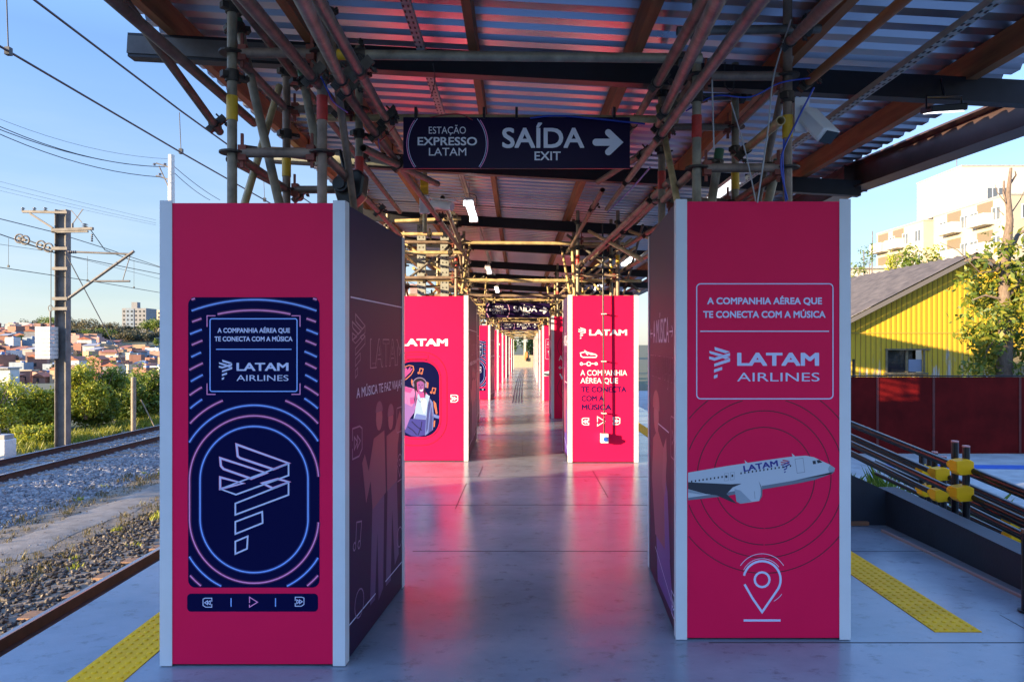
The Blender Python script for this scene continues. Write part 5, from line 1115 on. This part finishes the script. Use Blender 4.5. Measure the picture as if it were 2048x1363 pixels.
def handrail(x, yj, zu, zl, slope, ya, yb, label, post_h=.16, r=.027):
    t = thing('handrail', (x, yj, -1.2), label, 'handrail', 'black ramp handrails with yellow elbows')
    Z = lambda z, y: z+slope*(y-yj)
    ends = [ya]+sorted(yj if isinstance(yj, list) else [yj])+[yb]
    for k, y in enumerate((yj-.085, yj+.085)):
        xx = x+(.02 if k else 0)
        q = MB().tube([(xx, y, -1.2), (xx, y, Z(zu, y)+post_h)], r, 12).build('post', 'blackpaint', t); MB().tube([(xx, y, Z(zu, y)+post_h), (xx, y, Z(zu, y)+post_h+.012)], r+.001, 12).build('post_cap', mat('cap_pink', (.55, .22, .22), .5), q)
    for z in (zu, zl):
        y1 = yj-.085; dx = -.06; q = MB().tube([(x+dx, yb, Z(z, yb)), (x+dx, y1+.06, Z(z, y1+.06))], r, 12).build('rail', 'blackpaint', t)
        MB().tube([(x+.03, yj-.12, Z(z, yj)-.03), (x+.03, ya, Z(z, ya)-.03)], r, 12).build('rail', 'blackpaint', t)
        c = Vector((x+dx, y1, Z(z, y1)))
        MB().tube([c+Vector((0, .10, .10*slope)), c+Vector((0, .04, .04*slope))], r+.009, 12).prism([(c.x-.05, c.y+.045, c.z-.03), (c.x-.02, c.y+.045, c.z-.06), (c.x+.09, c.y+.045, c.z-.05), (c.x+.09, c.y+.045, c.z+.05), (c.x+.05, c.y+.045, c.z+.07), (c.x-.05, c.y+.045, c.z+.055)], (0, -.10, 0)).build('elbow', FT, q, .007)
    return t
handrail(3.62, 5.55, .555, .345, .085, 2.6, 9.5, 'front handrail, nearest the platform, with two large yellow elbows')
handrail(4.1, 6.6, .30, .10, .085, 3.0, 10.5, 'middle handrail between the front and the rear one')
handrail(4.95, 8.2, .04, -.18, .085, 4.0, 12, 'rear handrail low down near the hoarding side')
handrail(4.45, 7.4, .17, -.03, .085, 3.4, 11, 'slim handrail between the middle and the rear one')
handrail(3.85, 4.3, .34, .12, .085, 2.4, 9.8, 'handrail just behind the front one, its elbows beyond the picture edge')
handrail(5.1, 7.0, -.26, -.42, .06, 4.5, 9.5, 'lowest handrail at the right edge of the view')
tufts('ramp_grass', [(R_(4.2, 6.5), R_(7, 12), -1.2, R_(.8, 1.7)) for _ in range(90)], 'leaf_mid', .45, 16, .012, .2)
# hoarding
t = thing('hoarding', (11, 17, -1.2), 'maroon plywood hoarding with battens between the ramp and the yellow house', 'hoarding')
xs = [5.8, 7.0, 8.2, 9.05, 10.45, 12.6, 14.75, 16.9, 19]
for i in range(len(xs)-1):
    dz = rnd.uniform(-.02, .02); y = 17.0 if i > 1 else 17.03+.05*(2-i)
    MB().box((xs[i]+.006, y, -1.19), (xs[i+1]-.006, y+.02, .71+dz)).build('panel', 'maroon', t)
    MB().box((xs[i+1]-.03, y-.012, -1.19), (xs[i+1]+.03, y-.001, .70)).build('batten', mat('batten_maroon', (.09, .008, .007), .5, var=.4), t)
MB().bar((5.8, 17.01, .74), (19, 17.01, .74), .05, .035).build('top_rail', 'darksteel', t)
# yellow house
def plankmat():
    m = bpy.data.materials.new('yellow_planks'); m.use_nodes = True; N = m.node_tree.nodes; L = m.node_tree.links; b = N['Principled BSDF']; t = N.new('ShaderNodeTexCoord')
    w = N.new('ShaderNodeTexWave'); w.bands_direction = 'X'; w.inputs['Scale'].default_value = 1.9; w.inputs['Distortion'].default_value = .15; L.new(t.outputs['Object'], w.inputs[0])
    n = N.new('ShaderNodeTexNoise'); mp_ = N.new('ShaderNodeMapping'); mp_.inputs['Scale'].default_value = (3, 3, .5); L.new(t.outputs['Object'], mp_.inputs[0]); L.new(mp_.outputs[0], n.inputs['Vector']); n.inputs['Scale'].default_value = 1.4; n.inputs['Detail'].default_value = 8; n.inputs['Roughness'].default_value = .7
    s = N.new('ShaderNodeSeparateXYZ'); L.new(t.outputs['Object'], s.inputs[0]); mr = N.new('ShaderNodeMapRange'); mr.inputs[1].default_value = 1.3; mr.inputs[2].default_value = 4.2; mr.inputs[3].default_value = .10; mr.inputs[4].default_value = -.22; L.new(s.outputs[2], mr.inputs[0])
    ad = N.new('ShaderNodeMath'); L.new(n.outputs['Fac'], ad.inputs[0]); L.new(mr.outputs[0], ad.inputs[1])
    r = N.new('ShaderNodeValToRGB'); e = r.color_ramp.elements; e[0].position = .42; e[0].color = (.56, .37, .014, 1); e[1].position = .64; e[1].color = (.44, .40, .34, 1); q = e.new(.55); q.color = (.50, .33, .02, 1); L.new(ad.outputs[0], r.inputs[0])
    r2 = N.new('ShaderNodeValToRGB'); r2.color_ramp.elements[0].position = .02; r2.color_ramp.elements[0].color = (.45, .42, .4, 1); r2.color_ramp.elements[1].position = .16; L.new(w.outputs['Fac'], r2.inputs[0])
    mm = N.new('ShaderNodeMix'); mm.data_type = 'RGBA'; mm.blend_type = 'MULTIPLY'; mm.inputs['Factor'].default_value = 1; L.new(r.outputs[0], mm.inputs['A']); L.new(r2.outputs[0], mm.inputs['B']); L.new(mm.outputs['Result'], b.inputs['Base Color']); b.inputs['Roughness'].default_value = .7
    bp = N.new('ShaderNodeBump'); bp.inputs['Strength'].default_value = .4; bp.inputs['Distance'].default_value = .03; L.new(w.outputs['Fac'], bp.inputs['Height']); L.new(bp.outputs[0], b.inputs['Normal']); MATS['yellow_planks'] = m
plankmat(); mat('asbestos_roof', (.055, .046, .04), .9, var=.35, vscale=3, col2=(.12, .10, .085), bump=.3, bscale=12); mat('fascia_grey', (.12, .11, .10), .7); mat('frame_timber', (.16, .13, .07), .7, var=.3)
HY = 22.0; xr, zr_ = 14.62, 4.42; sl_ = .515; xl = 9.6; xe = 20.2
t = thing('yellow_house', (12, HY, -1.2), 'yellow plank house with a grey corrugated gable roof behind the hoarding', 'house')
zl = zr_-sl_*(xr-xl); zrr = zr_-sl_*(xe-xr)
wx0, wx1, wz0, wz1 = 12.02, 13.18, .62, 1.34
b = MB(); top = lambda x: zr_-.10-sl_*abs(x-xr)
for pts in ([(xl+.3, -1.2), (wx0, -1.2), (wx0, top(wx0)), (xl+.3, top(xl+.3))], [(wx0, -1.2), (wx1, -1.2), (wx1, wz0), (wx0, wz0)], [(wx0, wz1), (wx1, wz1), (wx1, top(wx1)), (wx0, top(wx0))], [(wx1, -1.2), (xe-.3, -1.2), (xe-.3, top(xe-.3)), (xr, top(xr)), (wx1, top(wx1))]): b.prism([(x, HY, z) for x, z in pts], (0, .08, 0))
b.prism([(xl+.3, HY+.0801, -1.2), (xl+.38, HY+.0801, -1.2), (xl+.38, HY+.0801, top(xl+.38)), (xl+.3, HY+.0801, top(xl+.3))], (0, 9.4, 0)); b.build('wall', 'yellow_planks', t)
MB().box((xl+.32, HY-.02, 1.87), (xe-.32, HY-.001, 1.905)).build('seam_board', mat('seam_ochre', (.36, .25, .03), .7), t)
for x0, z0, x1, z1 in ((xl-.25, zl-.13, xr, zr_), (xe+.25, zrr-.13, xr, zr_)):
    b = MB(); n = 22; ys = [HY-.45+k*(10.6/(n*4)) for k in range(n*4+1)]
    for k, yy in enumerate(ys): 
        dz = .025*math.cos(k*PI/2); b.v += [(x0, yy, z0+dz), (x1, yy, z1+dz)]
    b.f = [(2*k, 2*k+1, 2*k+3, 2*k+2) for k in range(len(ys)-1)]; b.sm = [True]*len(b.f); b.build('roof', 'asbestos_roof', t)
    MB().bar((x0, HY-.43, z0-.10), (x1, HY-.43, z1-.10), .03, .13, (0, 0, 1)).build('bargeboard', 'fascia_grey', t)
f = MB()
for a, c in (((wx0-.06, HY-.04, wz1), (wx1+.22, HY-.002, wz1+.05)), ((wx0-.1, HY-.10, wz0-.06), (wx1+.12, HY-.002, wz0)), ((wx0-.05, HY-.03, wz0), (wx0, HY-.002, wz1)), ((wx1, HY-.03, wz0), (wx1+.06, HY-.002, wz1)), ((wx0, HY+.02, wz0), (wx0+.05, HY+.06, wz1)), ((wx0+.62, HY+.02, wz0), (wx0+.70, HY+.06, wz1))): f.box(a, c)
w_ = f.build('window', 'frame_timber', t); MB().box((wx0, HY+.065, wz0), (wx1-.3, HY+.07, wz1)).build('pane', 'glass', w_); MB().box((wx0, HY+.9, wz0-.4), (wx1+.3, HY+.95, wz1+.3)).build('dark_interior', 'blackp', w_)
MB().box((wx0+.72, HY+.04, wz0+.02), (wx0+1.14, HY+.06, wz0+.42)).build('curtain', mat('curtain_blue', (.2, .24, .32), .8), w_)
MB().box((10.9, HY-.01, -1.2), (10.98, HY-.001, 1.05)).build('door_gap', 'blackp', t)
MB().box((15.9, HY-.03, -1.1), (16.5, HY-.001, 1.35)).build('door', 'frame_timber', t)
q = MB().box((15.55, HY-.30, 2.62), (16.5, HY-.22, 2.70)).bar((15.8, HY-.25, 2.64), (15.8, HY-.001, 2.64), .05, .05).bar((16.3, HY-.25, 2.64), (16.3, HY-.001, 2.64), .05, .05).build('insulator_bracket', 'mast', t); b = MB()
for k in range(5): b.tube([(15.62+k*.2, HY-.26, 2.70), (15.62+k*.2, HY-.26, 2.76), (15.62+k*.2, HY-.26, 2.80)], [.03, .055, .035], 8)
b.build('insulator', 'plas', q)
# big tree
T0 = (13.3, 18.6, -1.2); t = thing('almond_tree', T0, 'pruned tree with a bare top and clusters of big yellow-green leaves', 'tree'); k_ = 18.6/F
pt = lambda px, py, dy=0: P(px, py, 18.6+dy)
b = MB().tube([T0, pt(2008, 760), pt(2012, 650), pt(2008, 560), pt(2012, 500), pt(2020, 440), pt(2016, 390), pt(2022, 336)], [.27, .21, .17, .13, .14, .085, .065, .035], 10)
for ps, rr in (([(2010, 560), (1985, 520), (1950, 515), (1930, 522)], .06), ([(2012, 520), (2035, 470), (2060, 455)], .08), ([(2018, 420), (2008, 385), (2008, 362)], .055), ([(2022, 365), (2032, 350), (2030, 342)], .03), ([(2010, 600), (1970, 590), (1945, 600)], .04), ([(2010, 660), (1980, 690), (1965, 720)], .05), ([(2020, 430), (2040, 400), (2052, 375)], .018), ([(2015, 410), (1995, 385), (1990, 370)], .015), ([(2008, 430), (1992, 415)], .014), ([(2010, 540), (1960, 545), (1915, 500), (1880, 485)], .02), ([(2012, 600), (2040, 560), (2070, 550)], .07), ([(2012, 640), (2045, 640), (2070, 620)], .05)):
    b.tube([pt(x, y, R_(-.3, .3)*(i > 0)) for i, (x, y) in enumerate(ps)], rr, 7, r2=rr*.4)
b.build('trunk', 'bark', t)
cl = [(1945, 525, 22, 16), (1965, 515, 24, 18), (1990, 500, 30, 24), (2030, 480, 26, 30), (2010, 545, 34, 30), (1975, 560, 34, 24), (2040, 540, 34, 40), (1990, 600, 40, 34), (2035, 610, 40, 44), (1965, 635, 34, 30), (2000, 660, 40, 34), (2045, 680, 36, 44), (1960, 690, 36, 34), (1975, 730, 34, 26), (2030, 735, 34, 34), (1948, 742, 26, 20), (2026, 450, 14, 16), (1952, 560, 20, 16), (1930, 545, 14, 12), (2060, 580, 40, 60), (2060, 700, 40, 60), (1985, 580, 30, 24), (1970, 665, 40, 30), (2015, 700, 40, 34), (2020, 580, 34, 40), (2010, 630, 40, 34)]
leaves([(pt(x, y).x, 18.6+R_(-.6, .6), pt(x, y).z, a*k_*.72, a*k_*.8, c*k_*.72) for x, y, a, c in cl], 3100, .10, 'leaf_almond', t, flat=1)
leaves([(pt(x, y).x, 18.9+R_(-.3, .9), pt(x, y).z, a*k_*.6, a*k_*.7, c*k_*.6) for x, y, a, c in cl], 800, .10, 'leaf_mid', t, 'inner_leaves', flat=1)
for (px0, px1, py, Y, m, lb, s) in ((1795, 1850, 488, 40, 'leaf_mid', 'dense green shrub rising over the grey roof', .12), (1840, 1885, 480, 41, 'leaf_bright', 'thin yellow-green sapling over the roof ridge', .12), (1768, 1802, 500, 42, 'leaf_bright', 'wispy sapling left of the dense shrub', .09)):
    X = ((px0+px1)/2-CX)/F*Y; w = (px1-px0)/2/F*Y; zt_ = EYE-(py-CY)/F*Y; tree('sapling', (X, Y, -1.6), clump(X, Y, zt_-1.1, w, 1.2, 8)+[(X, Y, zt_-2.2, w*.9, w*.7, 1)], 1500 if 'dense' in lb else 500, s, m, lb, 'sapling', 'saplings over the yellow house roof', .06)
for px, py, lb in ((1740, 492, 'spindly sapling with few leaves against the sky'), (1716, 520, 'shortest spindly sapling right of the aeroplane pillar')):
    Y = 44; X = (px-CX)/F*Y; zt_ = EYE-(py-CY)/F*Y; tree('sapling', (X, Y, -1.6), [(X+R_(-.5, .5), Y, zt_-R_(0, 1.4), .35, .35, .3) for _ in range(6)], 150, .1, 'leaf_mid', lb, 'sapling', 'saplings over the yellow house roof', .05)
# apartment block
mat('apartment_cream', (.44, .38, .28), .85, var=.10, vscale=.35, bump=.02); mat('apartment_white', (.55, .50, .42), .85, var=.06, vscale=.4)
t = thing('apartment_block', (50, 64, -1.6), 'cream stepped apartment block with white balconies beyond the yellow house', 'apartment block')
ZB = -1.6
for nm, a, c, m in (('main_wing', (46.1, 64, ZB), (58, 75, 15.5), 'apartment_cream'), ('far_wing', (45, 75.001, ZB), (57, 84.6, 15.1), 'apartment_cream'), ('stair_tower', (46.08, 70.2, 15.501), (53, 78, 19.8), 'apartment_white')):
    q = MB().box(a, c).build(nm, m, t)
    MB().box((a[0]-.06, a[1]-.06, c[2]+.002), (c[0]+.05, c[1]+.05, c[2]+.14)).build('coping', 'concrete', q)
ws = MB().box((-.03, -.55, -.6), (.05, .55, .6)).build('window', 'pane', t, raw=True); MB().box((-.06, -.62, -.68), (.0, -.551, .68)).box((-.06, .551, -.68), (0, .62, .68)).box((-.06, -.55, .601), (0, .55, .68)).box((-.06, -.55, -.68), (0, .55, -.601)).box((-.055, -.03, -.6), (-.035, .03, .6)).build('frame', 'trim', ws, raw=True)
bs = MB().box((-1.0, -1.3, -.35), (0, 1.3, -.2)).box((-1.0, -1.3, -.2), (-.88, 1.3, .75)).box((-.88, -1.3, -.2), (0, -1.2, .75)).box((-.88, 1.2, -.2), (0, 1.3, .75)).build('balcony', 'apartment_white', t, raw=True); MB().box((-.04, -1.1, .75), (.03, 1.1, 1.95)).build('balcony_opening', mat('loggia_shade', (.16, .13, .09), .9), bs, raw=True)
O0 = Vector((50, 64, -1.6)); firstw = firstb = True
def put(src, loc, rot=0, first=False):
    if first: src.location = Vector(loc)-O0; src.rotation_euler.z = rot; return
    c = src.copy(); COL.objects.link(c); c.location = Vector(loc)-O0; c.rotation_euler.z = rot
    for ch in src.children: d = ch.copy(); COL.objects.link(d); d.parent = c
n = 0; wl = []; bl = []
for z in (14.0, 11.2, 8.4, 5.6, 2.8):
    for y in (65.2, 68.4, 69.8, 73.3): wl.append(((46.1, y, z), 0))
    for y in (66.8, 71.5): bl.append(((46.1, y, z-.6), 0))
    for y in (76, 78.4, 81.2): wl.append(((45, y, z-.4), 0))
    for y in (79.9, 83.2): bl.append(((45, y, z-1), 0))
    for x in (48.2, 51, 54): wl.append(((x, 64, z), PI/2))
for x in (49.2, 50.4): wl.append(((x, 70.2, 17.0), PI/2))
for i, (l, r) in enumerate(wl): put(ws, l, r, i == 0)
for i, (l, r) in enumerate(bl): put(bs, l, r, i == 0)
MB().tube([(48, 74, 19.8), (48, 74, 23)], .04, 5).bar((47.6, 74, 22.3), (48.4, 74, 22.3), .05, .05).build('antenna', 'mast', t)
for px, py in ((1745, 462), (1728, 502)): Y = 60; c = P(px, py, Y); tag(MB().tube([(c.x, Y, -1.6), c], .04, 5).build('antenna_mast', 'mast', None, 0, (c.x, Y, -1.6)), 'thin mast against the sky, '+('taller' if py < 480 else 'shorter')+' of two beside the apartment block', 'mast', None, 'thing')
t = thing('low_building', (36, 66, -1.6), 'low white building behind the grey roof left of the apartment block', 'building'); a = P(1690, 548, 66); c = P(1762, 524, 66)
MB().box((a.x, 66, -1.6), (c.x+3, 72, a.z+.5)).build('wall', 'apartment_white', t); MB().box((a.x-.2, 65.8, a.z+.502), (c.x+3.2, 72.2, a.z+.62)).build('coping', 'concrete', t)
# end of the platform
ye = 57.2; o = off(57); zb = fz(57)
t = thing('end_wall', (o, ye, zb), 'beige wall with posts closing the far end of the platform', 'wall'); MB().box((o-2.6, ye, zb-.2), (o+3.2, ye+.2, zb+1.0)).build('wall', mat('beige_render', (.40, .34, .24), .8, var=.15), t)
for dx in (-1.6, .0, 1.0): MB().box((o+dx-.09, ye+.02, zb+1.001), (o+dx+.09, ye+.16, zb+3.2)).build('post', 'concw', t)
MB().box((o+.75, ye-.06, zb), (o+1.3, ye-.001, zb+.95)).build('door', 'navywall', t)
t = thing('life_vest', (o+.1, ye-.1, zb+.8), 'small orange vest hanging on the beige end wall', 'vest'); MB().prism([(o-.05, ye-.08, zb+.62), (o+.22, ye-.08, zb+.62), (o+.24, ye-.08, zb+1.25), (o-.02, ye-.08, zb+1.28)], (0, .07, 0)).build('vest', mat('orange_cloth', (.8, .25, .08), .7), t, .02); MB().box((o+.1, ye-.1, zb+.5), (o+.3, ye-.085, zb+.8)).build('strap', 'blackp', t)
for x, y, r in ((o-2.2, 66, 1.6), (o+.6, 68, 2), (o+3.6, 66, 1.6)): tree('end_tree', (x, y, -1.6), clump(x, y, 1.8, r, 1.8, 8), 1400, .16, 'leaf_mid', 'leafy tree beyond the beige end wall', 'tree', 'trees beyond the end wall', .12)
# barrier post at the right edge
c = P(2047, 1065, 3.9)
t = thing('barrier_post', (c.x+.02, 3.9, 0), 'dark barrier post with a brown top at the right edge', 'barrier post'); MB().tube([(c.x+.02, 3.9, .01), (c.x+.02, 3.9, c.z)], .028, 10).build('shaft', 'blackp', t); MB().tube([(c.x+.02, 3.9, c.z), (c.x+.02, 3.9, c.z+.02)], .03, 10).build('cap', 'rawwood', t); MB().tube([(c.x+.02, 3.9, 0), (c.x+.02, 3.9, .012)], .045, 12).build('base', 'blackp', t)

# ------------------------------------------------------------------ unseen stand-ins added to cast shade: foreground building, booth and cabinet
t = thing('shade_building', (-18, -14, -1.6), 'plain two-storey stand-in building added left of the view to shade the foreground', 'building')
MB().box((-17.2, -34, -1.6), (-15.0, -1.2, 5.9)).build('wall', 'render_cream', t); MB().box((-17.4, -34.4, 5.902), (-14.8, -1.0, 6.1)).build('roof', 'roof_fibre', t)
for k in range(9):
    MB().box((-14.999, -33+k*3.4, 0), (-14.97, -31.6+k*3.4, 1.4)).build('window', 'pane', t); MB().box((-14.999, -33+k*3.4, 3), (-14.97, -31.6+k*3.4, 4.4)).build('window', 'pane', t)

t = thing('shade_booth', (5.2, 12.2, -1.2), 'small white booth added unseen behind the aeroplane pillar to shade the hoarding', 'booth')  # added out of sight to throw shade on the hoarding
MB().box((5.0, 12.4, -1.195), (6.0, 14.3, 2.2)).build('wall', 'render_white', t); MB().box((4.95, 12.35, 2.202), (6.05, 14.35, 2.32)).build('roof', 'roof_fibre', t); MB().box((5.2, 12.37, .2), (5.8, 12.399, 1.1)).build('window', 'glass', t)
t = thing('shade_cabinet', (4.2, 14.55, -1.2), 'tall grey cabinet added unseen behind the aeroplane pillar to shade the hoarding', 'cabinet')  # added out of sight to darken the hoarding's left strip
MB().box((3.9, 14.55, -1.195), (4.5, 15.2, 2.3)).build('case', 'render_grey', t, .02); MB().box((3.95, 14.53, -.9), (4.45, 14.549, 2.2)).build('door', 'render_grey', t)
